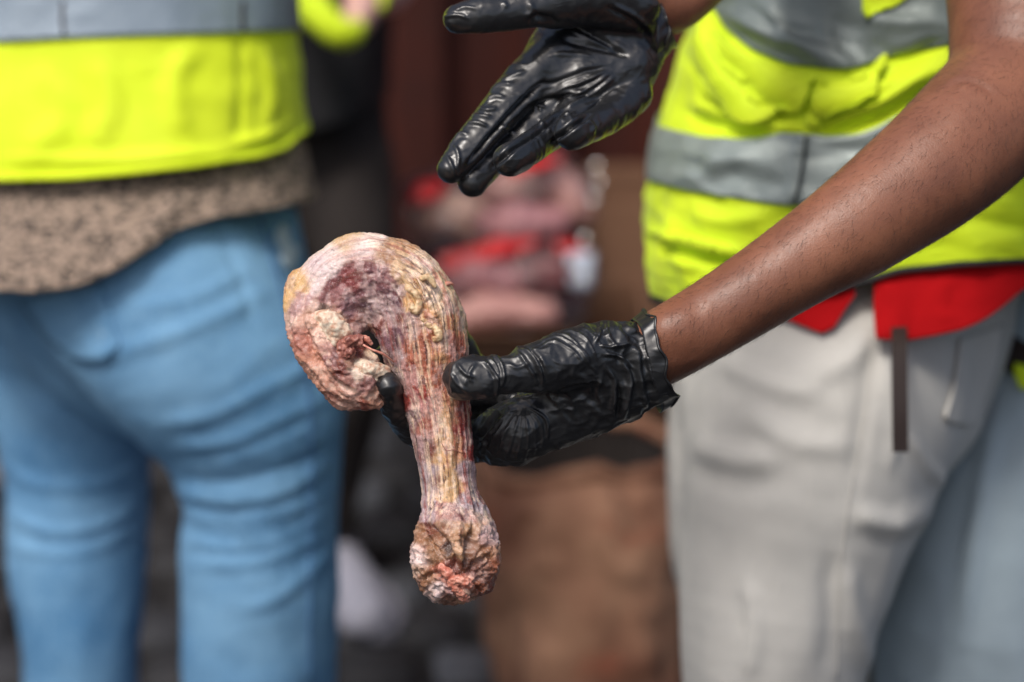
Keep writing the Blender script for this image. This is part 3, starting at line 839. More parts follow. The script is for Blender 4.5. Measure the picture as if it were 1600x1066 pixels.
# gripping glove (left hand)
flatV = np.array([0.0, 0.15, 1.0])
g1 = [(Chain(L3([(1040, 556, 12, 66), (1000, 570, 14, 66), (955, 583, 17, 72), (905, 598, 20, 76)]), 4, flat=FWD, k=0.8), 0.012),
      (Chain(L3([(950, 555, 0, 52), (900, 560, -10, 50), (860, 570, -18, 44), (828, 577, -23, 37)]), 4), 0.012),
      (Chain(L3([(835, 576, -22, 37), (800, 583, -28, 34), (775, 587, -31, 33), (752, 590, -33, 36), (733, 592, -33, 36)]), 4), 0.006),
      (Chain(L3([(703, 583, -33, 6), (715, 590, -34, 22)]), 2), 0.01),
      (Chain(L3([(960, 600, 15, 56), (900, 628, 18, 56), (852, 655, 16, 53), (812, 672, 16, 51), (785, 680, 26, 47)]), 5), 0.016),
      (Chain(L3([(800, 680, 24, 46), (762, 686, 38, 38), (720, 690, 52, 31), (680, 688, 53, 29), (646, 668, 32, 28), (621, 638, 6, 26), (608, 604, -16, 22)]), 5), 0.006),
      (Chain(L3([(900, 590, 40, 50), (830, 612, 58, 38), (760, 620, 66, 32), (690, 612, 66, 29), (650, 596, 60, 26), (606, 560, 50, 24)]), 4), 0.006),
      (Chain(L3([(900, 590, 50, 46), (830, 595, 66, 34), (775, 592, 72, 28), (738, 575, 68, 26), (722, 545, 58, 24), (708, 515, 50, 22)]), 4), 0.005),
      (Chain(L3([(910, 610, 55, 40), (840, 640, 72, 32), (770, 652, 80, 27), (710, 640, 76, 24), (680, 610, 66, 22)]), 4), 0.005)]
lines1 = []
for pts, w, hgt in [([(655, 285), (690, 340), (697, 410), (680, 455)], 3.0, 0.0024), ([(598, 310), (640, 360), (668, 420), (660, 495)], 3.2, 0.0022), ([(625, 295), (665, 340), (680, 400)], 2.2, 0.0012),
        ([(780, 250), (838, 300), (880, 380), (893, 450)], 3.6, 0.0030), ([(760, 268), (800, 320), (850, 400), (868, 450)], 3, 0.0018), ([(815, 245), (870, 320), (905, 420)], 3.2, -0.0018),
        ([(560, 330), (530, 380), (545, 430)], 3.2, 0.0014), ([(470, 330), (510, 380), (560, 400)], 3, 0.0012), ([(440, 370), (470, 430), (520, 470)], 3, 0.0010), ([(720, 330), (760, 350), (830, 330)], 4, 0.0014),
        ([(700, 500), (780, 500), (850, 480), (900, 450)], 4, 0.0016),
        ([(840, 235), (950, 200), (1050, 250), (1110, 340), (1150, 380)], 2.2, 0.0011), ([(860, 212), (990, 188), (1080, 270), (1130, 360)], 2.0, 0.0010), ([(900, 190), (1020, 170), (1110, 230), (1160, 330)], 2.0, 0.0011),
        ([(930, 170), (1040, 150), (1140, 200), (1210, 290)], 2.2, 0.0009), ([(830, 262), (930, 225), (1030, 270), (1090, 350)], 2.0, 0.0009), ([(1000, 150), (1100, 150), (1190, 230)], 2.2, 0.0008),
        ([(770, 555), (710, 600), (650, 690), (605, 770)], 3.0, 0.0026), ([(775, 560), (730, 620), (690, 700), (650, 800)], 2.4, 0.0018), ([(780, 560), (755, 640), (725, 740), (700, 810)], 2.2, 0.0018),
        ([(785, 558), (785, 650), (770, 750), (745, 815)], 2.2, 0.0018), ([(790, 555), (815, 650), (815, 740), (790, 815)], 2.2, 0.0018), ([(795, 550), (845, 630), (855, 720), (840, 790)], 2.2, 0.0017),
        ([(800, 545), (870, 610), (890, 690), (880, 760)], 2.2, 0.0015), ([(805, 540), (890, 590), (915, 650), (912, 710)], 2.2, 0.0020), ([(760, 560), (690, 600), (620, 680), (560, 740)], 3.2, 0.0022),
        ([(620, 700), (590, 760), (580, 820)], 3, 0.0016), ([(570, 690), (600, 720), (560, 780)], 3, 0.0016),
        ([(1140, 85), (1165, 160), (1140, 240)], 3.6, 0.0022), ([(1190, 110), (1200, 190), (1250, 260)], 3.4, 0.0018), ([(1150, 240), (1230, 250), (1330, 230)], 3.2, 0.0018), ([(1180, 290), (1260, 300), (1330, 360)], 3.4, 0.0020),
        ([(1200, 360), (1235, 430), (1225, 560)], 4.5, 0.0034), ([(1270, 310), (1305, 420), (1275, 600)], 5, 0.0040), ([(1330, 220), (1345, 350), (1370, 480), (1400, 570)], 5, 0.0032), ([(1370, 200), (1395, 330), (1430, 470)], 4, 0.0026),
        ([(1240, 430), (1255, 500), (1245, 600)], 4, -0.0026), ([(1170, 400), (1150, 470), (1180, 540)], 4, 0.0016), ([(1040, 380), (1100, 420), (1130, 500)], 4, 0.0010), ([(1270, 130), (1310, 160), (1350, 170)], 3, 0.0022),
        ([(1000, 470), (1100, 520), (1180, 600)], 5, 0.0010), ([(930, 500), (1020, 560), (1080, 640)], 5, 0.0008)]:
    lines1.append((c3(pts), w, hgt * (0.5 * (0.6 + 0.8 * random.random()) if 540 < pts[0][1] < 566 else 1)))
V, F, N, x, y = glove('g1', union(g1, 0.006), lines1, None, pa, 200, h=0.00075, noise_amp=0.45, dirn=(0.86, 0.5, 0), crumple=1.5)
# open end: cut the sleeve of the glove past the wrist
cut = (x - 1008) * 0.9 + (y - 500) * -0.18
V, F = drop_faces(V, F, cut < 12)
gl1 = obj('glove', V, F, M_glove, pa)
gl1['label'] = 'glossy black glove closed around the meat joint'
solid(gl1, 0.0004)
rim = [(1003, 497, -10), (1010, 510, -20), (1016, 536, -25), (1024, 565, -26), (1031, 595, -22), (1040, 618, -14), (1046, 630, 0), (1040, 642, 16), (1020, 600, 34), (1000, 540, 36), (990, 505, 22), (994, 492, 4), (1003, 497, -10)]
cuff_sheet([P(a, b, 1.514 + c_ / 1000) for a, b, c_ in rim], P(1100, 505, 1.518) - P(1028, 547, 1.518), 0.0055, 0.0024, 31, gl1)
# open glove (right hand), palm to the viewer
D2 = 1.575
def L4(n): return [(a, b, D2 + c / 1000.0, r) for a, b, c, r in n]
g2 = [(Chain(L4([(1046, 20, 50, 60), (1000, 30, 38, 72), (950, 62, 18, 88), (905, 92, 6, 84)]), 5, flat=(-0.1, 0.72, -0.69), k=0.5), 0.014),
      (Chain(L4([(985, 5, 0, 50), (925, -5, -14, 48), (870, 2, -22, 40)]), 3), 0.014),
      (Chain(L4([(880, -2, -22, 40), (830, 10, -30, 34), (785, 20, -36, 30), (745, 25, -40, 28), (715, 30, -40, 23)]), 4), 0.008),
      (Chain(L4([(980, 152, 12, 34), (985, 105, 10, 38)]), 3), 0.014),
      (Chain(L4([(862, 92, 0, 39), (811, 139, -8, 34), (767, 190, -20, 30), (728, 235, -30, 26), (705, 264, -36, 23)]), 5), 0.006),
      (Chain(L4([(885, 140, 6, 34), (836, 190, 0, 26), (794, 228, -8, 23), (760, 262, -18, 23), (738, 285, -24, 24)]), 5), 0.0015),
      (Chain(L4([(922, 160, 4, 34), (884, 192, -16, 28), (848, 218, -36, 26), (816, 240, -54, 26), (796, 250, -60, 27)]), 5), 0.0015),
      (Chain(L4([(985, 145, 8, 36), (958, 178, -10, 28), (928, 196, -30, 25), (893, 209, -48, 27)]), 5), 0.0015)]
lines2 = [([(850, 128), (805, 170), (765, 215), (728, 262)], 4.5, -0.0055), ([(885, 168), (845, 203), (805, 230), (770, 262)], 4.5, -0.0055), ([(925, 178), (895, 196), (862, 224)], 4.5, -0.0050)]
for pts, w, hgt in [([(880, 480), (760, 480), (640, 500), (540, 530)], 3.4, 0.003), ([(960, 370), (850, 420), (700, 470), (580, 500)], 3.4, 0.0032), ([(980, 380), (880, 450), (780, 500), (700, 560)], 3.4, 0.0032),
        ([(1000, 400), (900, 480), (800, 530), (720, 570)], 3.2, 0.0026), ([(1020, 460), (930, 520), (850, 560)], 3.2, 0.0022), ([(960, 350), (820, 380), (690, 430), (600, 450), (500, 530)], 4, -0.003),
        ([(740, 110), (850, 170), (980, 240), (1060, 290)], 5, -0.0034), ([(700, 200), (820, 230), (960, 260), (1080, 290)], 5, -0.003), ([(760, 150), (880, 200), (1010, 260)], 4, 0.0018), ([(690, 285), (800, 285), (900, 300)], 4, 0.0014),
        ([(960, 40), (1050, 80), (1150, 160), (1210, 200)], 5, -0.003), ([(1000, 30), (1100, 80), (1180, 140)], 4, 0.0022), ([(540, 130), (600, 90), (700, 100)], 6, -0.0028), ([(590, 60), (640, 110), (720, 120)], 5, -0.002),
        ([(560, 540), (600, 550), (640, 560)], 3, 0.0024), ([(580, 540), (585, 580)], 2.6, 0.0024), ([(600, 545), (615, 585)], 2.6, 0.0018), ([(740, 580), (760, 600), (800, 590)], 3, 0.003),
        ([(380, 410), (440, 360), (530, 330)], 3.4, 0.0022), ([(390, 425), (460, 400), (540, 370)], 3.0, 0.0018), ([(340, 480), (400, 440), (470, 440)], 3, 0.002), ([(330, 520), (380, 500), (430, 510)], 3, 0.0022), ([(290, 560), (340, 570), (390, 560)], 3, 0.0024),
        ([(230, 640), (290, 640), (340, 660)], 3, 0.0026), ([(250, 600), (310, 600), (360, 610)], 3, 0.002), ([(130, 770), (190, 700), (240, 700)], 3, 0.0022), ([(120, 800), (150, 860), (170, 920)], 3, 0.0018), ([(170, 750), (190, 820), (180, 880)], 3, 0.0018),
        ([(100, 90), (180, 80), (240, 100)], 3, 0.0016), ([(160, 60), (220, 40), (280, 50)], 3, 0.0016), ([(400, 650), (440, 670), (480, 700)], 3, 0.002), ([(600, 620), (640, 660), (660, 700)], 3, 0.002), ([(850, 620), (890, 660), (880, 700)], 3.4, 0.002),
        ([(780, 620), (740, 600), (720, 640)], 3, 0.002), ([(420, 10), (440, 40)], 4, 0.0018), ([(560, 10), (570, 60), (540, 90)], 5, 0.002)]:
    lines2.append((c4(pts), w * 1.1, hgt * 0.75))
V, F, N, x, y = glove('g2', union(g2, 0.005), lines2, None, pa, 300, h=0.00085, noise_amp=0.3, crumple=0.3, dirn=(0.75, 0.66, 0))
V, F = drop_faces(V, F, (x - 1036) * 0.8 - (y - 40) * 0.35 < 8)
gl2 = obj('glove', V, F, M_glove_wet, pa)
gl2['label'] = 'glossy black glove held open, palm to the viewer'
solid(gl2, 0.0004)
rim2 = [(1006, -28, 20), (1026, 10, -2), (1034, 45, -10), (1033, 80, -4), (1022, 110, 16), (1010, 115, 36), (1004, 60, 54), (1000, 0, 50), (1006, -28, 20)]
cuff_sheet([P(a, b, D2 + 0.012 + c_ / 1000) for a, b, c_ in rim2], P(1120, -60, 1.66) - P(1030, 20, 1.61), 0.007, 0.0036, 37, gl2)

# ---- vest, shirt, trousers
vrows = [(1092, -420, 1700, -420, 1.96, 0.15), (1080, -250, 1712, -250, 1.965, 0.155), (1078, -60, 1720, -60, 1.97, 0.16), (1074, 50, 1735, 50, 1.97, 0.16), (1050, 150, 1745, 150, 1.975, 0.165),
         (1026, 240, 1755, 240, 1.98, 0.17), (1012, 320, 1760, 330, 1.985, 0.17), (1009, 390, 1762, 410, 1.985, 0.17), (1022, 440, 1760, 480, 1.985, 0.168), (1040, 520, 1756, 560, 1.985, 0.16)]
vest_l = Loft(vrows)
vf = [([(1095, 0), (1110, 70), (1135, 130), (1190, 190), (1260, 200)], 12, 0.010), ([(1060, 170), (1100, 190), (1170, 205), (1230, 190)], 12, -0.008),
      ([(1130, 60), (1200, 120), (1290, 160), (1400, 130), (1480, 80)], 14, 0.007), ([(1300, 190), (1380, 160), (1480, 100)], 10, 0.009), ([(1270, 215), (1380, 180), (1470, 110)], 9, -0.006),
      ([(1020, 365), (1080, 375), (1150, 396)], 5, 0.006), ([(1025, 385), (1090, 400), (1150, 412)], 10, -0.008), ([(1060, 240), (1140, 250), (1230, 270)], 18, 0.005), ([(1050, 290), (1110, 270), (1180, 240)], 14, 0.004),
      ([(1140, 20), (1220, 60), (1310, 100)], 14, 0.007), ([(1200, 10), (1240, 60), (1300, 80)], 7, 0.004), ([(1290, 20), (1300, 70), (1330, 110)], 8, 0.004), ([(1350, 60), (1400, 90), (1480, 60)], 12, -0.005),
      ([(1350, 290), (1350, 330)], 10, 0.003), ([(1500, 330), (1540, 350), (1600, 350)], 18, -0.004), ([(1078, 330), (1130, 345), (1200, 340)], 14, 0.004), ([(1256, 200), (1250, 260), (1238, 320)], 4, 0.004), ([(1090, 430), (1060, 400), (1040, 330)], 12, 0.004)]
def vdisp(x, y, N, p):
    return 1.25 * folds(x, y, vf) * np.clip(-(N @ FWD) * 2, 0, 1) + 0.004 * fbm(p * np.array([9, 9, 16]), 3, 400) + 0.0042 * ridged(p * np.array([16, 16, 30]) + 0.8 * fbm(p * 10, 2, 407)[:, None], 3, 405)
hem = [(1000, 440), (1022, 455), (1040, 470), (1090, 478), (1200, 470), (1330, 440), (1400, 420), (1500, 408), (1600, 404), (1760, 404)]
V, F = vest_l.patch([(1000, -400), (1760, -400)], hem, 0, 1, 220, 200, vdisp, wrap=True)
vest = obj('vest', V, F, M_vest, pa); solid(vest, 0.003)
vest_bvh = bvh_of(V, F)
hem_lo = [(a, b + 9) for a, b in hem]
V, F = vest_l.patch(hem, hem_lo, 0, 1, 220, 2, vdisp, off=0.0015, wrap=True); o = obj('binding', V, F, M_bind, vest); solid(o, 0.005)
# reflective tapes (rings of tape following the cloth)
t_hi = [(1040, -90), (1108, 0), (1180, -60), (1300, -90), (1484, -130), (1760, -180)]
t_lo = [(1060, -60), (1085, -20), (1117, 10), (1138, 42), (1180, 79), (1232, 100), (1295, 110), (1330, 111), (1380, 90), (1484, 68), (1600, 40), (1760, 20)]
V, F = vest_l.patch(t_hi, t_lo, 0, 1, 200, 26, vdisp, off=0.0035, wrap=True); o = obj('reflective_band', V, F, M_tape3, vest); solid(o, 0.001)
t_hi = [(1000, 190), (1058, 205), (1100, 215), (1164, 218), (1222, 210), (1264, 211), (1342, 212), (1390, 190), (1500, 120), (1600, 90), (1760, 60)]
t_lo = [(1000, 280), (1022, 284), (1085, 300), (1164, 311), (1232, 322), (1320, 318), (1400, 285), (1500, 215), (1600, 180), (1760, 150)]
V, F = vest_l.patch(t_hi, t_lo, 0, 1, 200, 20, vdisp, off=0.0035, wrap=True); o = obj('reflective_band', V, F, M_tape, vest); solid(o, 0.001)
tb = bvh_of(V, F)
V, F = drape(tb, ([(1251, 212), (1246, 260), (1234, 322)], [(1262, 213), (1257, 260), (1245, 322)]), 20, 2, 0.002); o = obj('zip_placket', V, F, M_tape, vest); solid(o, 0.002)
V, F = drape(tb, ([(1255, 212), (1250, 260), (1238, 322)], [(1258, 213), (1253, 260), (1241, 322)]), 20, 1, 0.0035); o = obj('zip', V, F, M_bind, vest); solid(o, 0.001)
# yellow patch of the shoulder panel, pocket flaps, pocket edge, snap
V, F = drape(vest_bvh, ([(1352, -60), (1352, 20), (1372, 24)], [(1440, -60), (1420, -8), (1374, 23)]), 16, 8, 0.006); o = obj('shoulder_panel', V, F, M_vest, vest); solid(o, 0.002)
V, F = drape(vest_bvh, ([(1097, 48), (1094, 96), (1104, 142), (1132, 172), (1160, 186), (1188, 190), (1226, 188), (1258, 168)], [(1126, 50), (1150, 80), (1180, 99), (1200, 104), (1232, 112), (1262, 118), (1276, 120), (1284, 124)]), 72, 28, 0.0095, smooth=12)
o = obj('pocket_flap', V, F, M_vest, vest); solid(o, 0.005)
V, F = drape(vest_bvh, ([(1272, 166), (1292, 176), (1334, 176), (1362, 158), (1376, 128), (1382, 96)], [(1276, 150), (1290, 138), (1310, 130), (1332, 122), (1356, 112), (1374, 96)]), 56, 20, 0.0095, smooth=10)
o = obj('pocket_flap', V, F, M_vest, vest); solid(o, 0.003)
V, F = drape(vest_bvh, ([(1014, 358), (1060, 372), (1148, 392)], [(1014, 365), (1060, 379), (1148, 399)]), 30, 2, 0.003); o = obj('pocket_edge', V, F, M_vest, vest); solid(o, 0.003)
for (sx, sy) in ((1272, 189),):
    hit = vest_bvh.ray_cast(Vector(CAMP), Vector((P(sx, sy, 1) - CAMP) / np.linalg.norm(P(sx, sy, 1) - CAMP)))
    hp = np.array(hit[0]); nn = np.array(hit[1]); nn = nn if nn @ FWD < 0 else -nn
    V, F = tube([tuple(hp) + (0.0068,), tuple(hp + nn * 0.005) + (0.0068,), tuple(hp + nn * 0.008) + (0.004,)], 1, 16, px=False); obj('snap_button', V, F, M_vest, vest)

srows = [(1050, 300, 1745, 300, 1.985, 0.155), (1040, 400, 1745, 400, 1.985, 0.160), (1052, 500, 1745, 500, 1.985, 0.168), (1060, 600, 1740, 600, 1.985, 0.17), (1070, 700, 1738, 700, 1.985, 0.17)]
shirt_l = Loft(srows)
def sdisp(x, y, N, p): return 0.004 * fbm(p * np.array([12, 12, 4]), 2, 410) + 0.0015 * ridged(p * 20, 2, 411) + folds(x, y, [([(1380, 440), (1400, 480), (1390, 530)], 12, .004), ([(1480, 430), (1460, 480), (1490, 510)], 14, .004)])
def u_of(xx, yy): return shirt_l.u_at(xx, yy)[0]
ua, ub, uc, ud = u_of(1362, 480), u_of(1742, 460), u_of(1130, 470), u_of(1333, 480)
V, F = shirt_l.patch([(1000, 380), (1800, 380)], [(1300, 528), (1361, 530), (1380, 534), (1416, 535), (1505, 517), (1547, 494), (1600, 447), (1700, 430), (1760, 430)], ua, 0.5, 60, 24, sdisp, off=0.006)
sh = obj('shirt', V, F, M_red, pa); solid(sh, 0.002)
sh['label'] = 'red shirt hanging below the vest'
V, F = shirt_l.patch([(1000, 380), (1800, 380)], [(1000, 470), (1180, 478), (1237, 503), (1296, 527), (1300, 520), (1340, 452)], uc, ud, 60, 24, sdisp, off=0.006)
o = obj('shirt_front', V, F, M_red, sh); solid(o, 0.002)
V, F = shirt_l.patch([(1000, 380), (1800, 380)], [(1000, 430), (1800, 430)], 0.5, 1.0 + uc, 60, 12, sdisp, off=0.004); o = obj('shirt_back', V, F, M_red, sh); solid(o, 0.002)

tr = [(Chain([(1345, 400, 2.0, 235), (1332, 500, 2.0, 226), (1298, 600, 1.985, 214)], 3, flat=(0, 1, 0), k=0.6), 0.04),
      (Chain([(1335, 480, 1.965, 190), (1295, 600, 1.945, 220), (1265, 720, 1.925, 200), (1240, 840, 1.93, 176), (1218, 960, 1.93, 154), (1208, 1080, 1.94, 140), (1210, 1250, 1.96, 130), (1214, 1480, 1.99, 112), (1216, 1640, 2.0, 104)], 4), 0.05),
      (Chain([(1260, 520, 2.07, 200), (1232, 640, 2.10, 186), (1216, 760, 2.12, 174), (1212, 860, 2.14, 160), (1236, 960, 2.17, 150), (1290, 1100, 2.22, 138), (1330, 1300, 2.30, 122), (1350, 1450, 2.38, 104)], 4), 0.02),
      (Chain([(1478, 470, 1.99, 85), (1486, 550, 1.98, 56), (1468, 640, 1.96, 36)], 3), 0.05)]
tf = union(tr, 0.03)
V, F, N = mesh_field(tf, 0.0045, iters=1)
x, y, d = measure(V)
tl = [([(1078, 690), (1140, 715), (1210, 720)], 22, 0.005), ([(1075, 730), (1150, 760), (1250, 740)], 26, -0.003), ([(1250, 600), (1330, 560), (1400, 480)], 22, 0.006), ([(1375, 480), (1350, 640), (1335, 760)], 16, -0.004), ([(1330, 800), (1400, 820), (1460, 790)], 20, 0.007), ([(1320, 880), (1340, 980), (1370, 1060)], 20, 0.006), ([(1380, 560), (1400, 650), (1390, 740)], 12, 0.004),
      ([(1300, 860), (1300, 960), (1290, 1060)], 20, -0.004), ([(1120, 560), (1200, 600), (1300, 620)], 20, 0.005), ([(1160, 640), (1240, 690), (1330, 700)], 22, 0.005), ([(1170, 900), (1180, 980), (1170, 1060)], 16, 0.005), ([(1420, 680), (1450, 730), (1480, 760)], 12, 0.005)]
V = V + N * (folds(x, y, tl) * np.clip(-(N @ FWD) * 2, 0, 1) + 0.005 * fbm(V * np.array([11, 11, 4]), 3, 420) + 0.0010 * ridged(V * np.array([22, 22, 10]), 2, 421))[:, None]
trousers = obj('trousers', V, F, M_trous, pa)
tbv = bvh_of(V, F)
V, F = drape(tbv, ([(1496, 530), (1488, 600), (1472, 652), (1500, 662), (1514, 664)], [(1566, 505), (1560, 545), (1552, 580), (1535, 630), (1516, 662)]), 24, 12, 0.003); o = obj('pocket', V, F, M_trous, trousers); solid(o, 0.002)
V, F = drape(tbv, ([(1495, 530), (1486, 600), (1473, 652)], [(1497, 530), (1488, 600), (1475, 653)]), 24, 1, 0.004); o = obj('seam', V, F, M_trous, trousers); solid(o, 0.002)
V, F = drape(tbv, ([(1366, 520), (1352, 640), (1330, 760), (1312, 900), (1306, 1060)], [(1368, 520), (1354, 640), (1332, 760), (1314, 900), (1308, 1060)]), 50, 1, 0.001); o = obj('seam', V, F, M_trous, trousers); solid(o, 0.0015)
# dark webbing strap end hanging from under the shirt
sp = [P(1405, 500, 1.835), P(1405, 540, 1.80), P(1406, 630, 1.785), P(1407, 706, 1.785)]
SV = []
A_ = catmull(np.array([np.append(p, 0) for p in sp]), 6)[:, :3]
for p in A_:
    for sx, sy in ((-1, -1), (1, -1), (1, 1), (-1, 1)): SV.append(p + np.array([sx * 0.0058, sy * 0.0011, 0]))
SF = [(i * 4 + k, i * 4 + (k + 1) % 4, i * 4 + 4 + (k + 1) % 4, i * 4 + 4 + k) for i in range(len(A_) - 1) for k in range(4)] + [(3, 2, 1, 0), tuple(len(SV) - 4 + k for k in range(4))]
obj('strap', SV, SF, M_strap, trousers, smooth=False)

def shoe(path_heel, path_toe, w, mat, parent, h=0.003):
    a, b = np.array(path_heel), np.array(path_toe)
    dirv = (b - a) / np.linalg.norm(b - a); L = np.linalg.norm(b - a)
    nodes = [np.append(a + dirv * L * t + np.array([0, 0, z]), r) for t, z, r in ((0.02, 0.045, w * .42), (0.25, 0.05, w * .46), (0.5, 0.042, w * .47), (0.75, 0.034, w * .46), (0.97, 0.03, w * .36))]
    nodes2 = [np.append(a + dirv * L * t + np.array([0, 0, z]), r) for t, z, r in ((0.12, 0.07, w * .42), (0.2, 0.12, w * .42))]
    f = union([Chain(nodes, 3, flat=(0, 0, 1), k=0.75, world=True), Chain(nodes2, 2, world=True)], 0.03)
    V, F, N = mesh_field(f, h, iters=1)
    V[:, 2] = np.maximum(V[:, 2], 0.018)
    s = obj('shoe', V, F, mat, parent)
    side = np.cross(dirv, [0, 0, 1])
    out = []
    for t, ww in ((-0.06, .3), (0.0, .42), (.25, .44), (.5, .46), (.75, .5), (.95, .4), (1.04, .2)):
        out.append((a + dirv * L * t, ww * w))
    top = [p + side * q for p, q in out] + [p - side * q for p, q in out[::-1]]
    n = len(top); V = [np.array([p[0], p[1], 0.002]) for p in top] + [np.array([p[0], p[1], 0.026]) for p in top]
    F = [tuple(range(n))[::-1], tuple(range(n, 2 * n))] + [(i, (i + 1) % n, n + (i + 1) % n, n + i) for i in range(n)]
    obj('sole', V, F, M_sole, s, smooth=False)
    return s
fp = P(1216, 1640, 2.0)
shoe((fp[0] + 0.06, fp[1], 0), (fp[0] - 0.17, fp[1] - 0.05, 0), 0.1, M_dtrous, pa)
fp = P(1350, 1450, 2.38)
shoe((fp[0] + 0.06, fp[1], 0), (fp[0] - 0.17, fp[1] + 0.02, 0), 0.1, M_dtrous, pa)
# ------------------------------------------------------------------ person on the left, seen from behind
B_LOC = P(240, 700, 2.25) * np.array([1, 1, 0])
pb = thing('person', 'person seen from behind in light blue jeans, flecked knit jumper and yellow hi-vis vest', 'person', B_LOC)
DB = 2.2
tor = [(190, 330, DB + .04, 215), (185, 200, DB + .04, 225), (180, 40, DB + .04, 222), (180, -120, DB + .04, 230), (180, -340, DB + .03, 230), (180, -540, DB + .02, 150)]
f = union([(Chain(tor, 3, flat=(0, 1, 0), k=0.6), 0.04), (Chain([(180, -560, DB, 70), (180, -700, DB, 62)], 2), 0.04), (Chain([(180, -760, DB, 95), (180, -830, DB, 112), (180, -880, DB, 104)], 3), 0.03),
           (Chain([(20, -500, DB, 66), (-60, -250, DB, 60), (-90, -80, DB - .03, 52), (-60, 60, DB + .12, 44), (40, 120, DB + .26, 36), (90, 120, DB + .30, 34)], 3), 0.04),
           (Chain([(340, -500, DB, 66), (420, -250, DB + .02, 60), (430, -90, DB + .10, 52), (380, 30, DB + .22, 44), (300, 60, DB + .30, 36), (250, 60, DB + .32, 34)], 3), 0.04)], 0.03)
V, F, N = mesh_field(f, 0.009, iters=1); obj('body', V, F, M_pale, pb)
hips = [(Chain([(215, 330, DB + .05, 240), (225, 400, DB + .05, 250), (240, 470, DB + .04, 225)], 3, flat=(0, 1, 0), k=0.55), 0.05),
        (Chain([(195, 400, DB + .01, 178), (255, 465, DB - .015, 184), (322, 550, DB - .02, 172), (378, 620, DB - .01, 158), (398, 700, DB, 136), (408, 790, DB + .01, 122), (405, 860, DB + .02, 124), (404, 960, DB + .04, 123), (404, 1080, DB + .06, 118), (404, 1250, DB + .09, 98), (404, 1400, DB + .12, 80)], 4), 0.045),
        (Chain([(100, 440, DB + .13, 140), (96, 540, DB + .17, 134), (106, 640, DB + .18, 126), (120, 730, DB + .18, 114), (120, 810, DB + .18, 109), (120, 900, DB + .18, 103), (126, 980, DB + .18, 92), (128, 1080, DB + .19, 86), (132, 1250, DB + .19, 78), (130, 1360, DB + .22, 70)], 4), 0.03)]
V, F, N = mesh_field(union(hips, 0.03), 0.0055, iters=1)
x, y, d = measure(V)
jf = [([(100, 560), (200, 545), (330, 500), (420, 450)], 14, 0.007), ([(210, 480), (300, 465), (390, 420)], 12, 0.005), ([(240, 660), (330, 650), (430, 600), (510, 560)], 12, 0.007), ([(270, 700), (360, 690), (450, 650), (520, 620)], 9, 0.006),
      ([(270, 765), (350, 785), (440, 770), (530, 720)], 8, 0.008), ([(275, 800), (360, 815), (450, 800), (530, 760)], 7, 0.007), ([(300, 820), (380, 835), (460, 815), (530, 775)], 5, 0.005), ([(280, 845), (370, 855), (450, 840), (525, 795)], 7, 0.008), ([(285, 720), (350, 722), (430, 700), (500, 660)], 6, 0.004), ([(300, 880), (400, 880), (520, 830)], 9, 0.007),
      ([(275, 745), (350, 755), (450, 730), (530, 690)], 9, -0.008), ([(5, 730), (70, 760), (160, 755), (235, 720)], 10, 0.009), ([(10, 800), (80, 830), (160, 820), (225, 780)], 9, 0.011), ([(10, 850), (80, 865), (150, 855), (220, 815)], 9, 0.006),
      ([(380, 950), (440, 930), (520, 860)], 10, 0.006), ([(480, 700), (495, 800), (480, 1000)], 5, 0.003), ([(330, 340), (370, 420), (400, 520)], 9, -0.004), ([(60, 470), (90, 540), (130, 600)], 14, 0.006), ([(0, 600), (80, 660), (150, 680)], 14, 0.005)]
V = V + N * (0.6 * folds(x, y, jf) * np.clip(-(N @ FWD) * 2, 0, 1) + 0.004 * fbm(V * np.array([9, 9, 9]), 3, 430) + 0.0016 * ridged(V * np.array([14, 14, 20]) + 1.5 * fbm(V * 8, 2, 433)[:, None], 3, 431))[:, None]
jeans = obj('jeans', V, F, M_jeans, pb)
jb = bvh_of(V, F)
V, F = drape(jb, ([(30, 470), (70, 520), (120, 560), (168, 560)], [(150, 440), (160, 450), (176, 500), (190, 540)]), 16, 10, 0.003); o = obj('back_pocket', V, F, M_jeans, jeans); solid(o, 0.003)
V, F = drape(jb, ([(150, 512), (152, 525), (151, 540)], [(157, 510), (164, 520), (159, 536)]), 6, 4, 0.003); o = obj('pocket_tab', V, F, M_white, jeans); solid(o, 0.002)
V, F = drape(jb, ([(436, 352), (428, 372), (440, 392), (434, 402), (450, 424)], [(438, 350), (452, 362), (450, 380), (466, 388), (456, 420)]), 8, 6, 0.002); o = obj('worn_patch', V, F, M_white, jeans); solid(o, 0.001)
V, F = drape(jb, ([(404, 345), (440, 460), (478, 600), (486, 720), (484, 880), (482, 1060)], [(407, 345), (443, 460), (481, 600), (489, 720), (487, 880), (485, 1060)]), 60, 1, 0.002); o = obj('seam', V, F, M_stitch, jeans); solid(o, 0.002)
shirt = [(-120, -60, 442, -60, DB + .04, 0.14), (-120, 60, 444, 60, DB + .04, 0.14), (-115, 160, 450, 160, DB + .04, 0.145), (-105, 260, 472, 250, DB + .03, 0.158), (-95, 360, 488, 310, DB + .025, 0.172), (-95, 480, 500, 350, DB + .02, 0.178), (-95, 620, 506, 420, DB + .02, 0.18)]
lb = Loft(shirt)
def kd(x, y, N, p): return 0.006 * fbm(p * np.array([9, 9, 5]), 3, 440) + 0.0025 * fbm(p * 60, 2, 441) + folds(x, y, [([(300, 300), (250, 350), (180, 420)], 20, 0.008)]) * np.clip(-(N @ FWD), 0, 1)
V, F = lb.patch([(-200, 150), (600, 150)], [(-200, 450), (0, 455), (60, 458), (130, 445), (200, 415), (280, 358), (340, 340), (400, 330), (490, 314)], 0, 1, 180, 60, kd, off=0.004, wrap=True)
o = obj('jumper', V, F, M_tweed, pb); solid(o, 0.005)
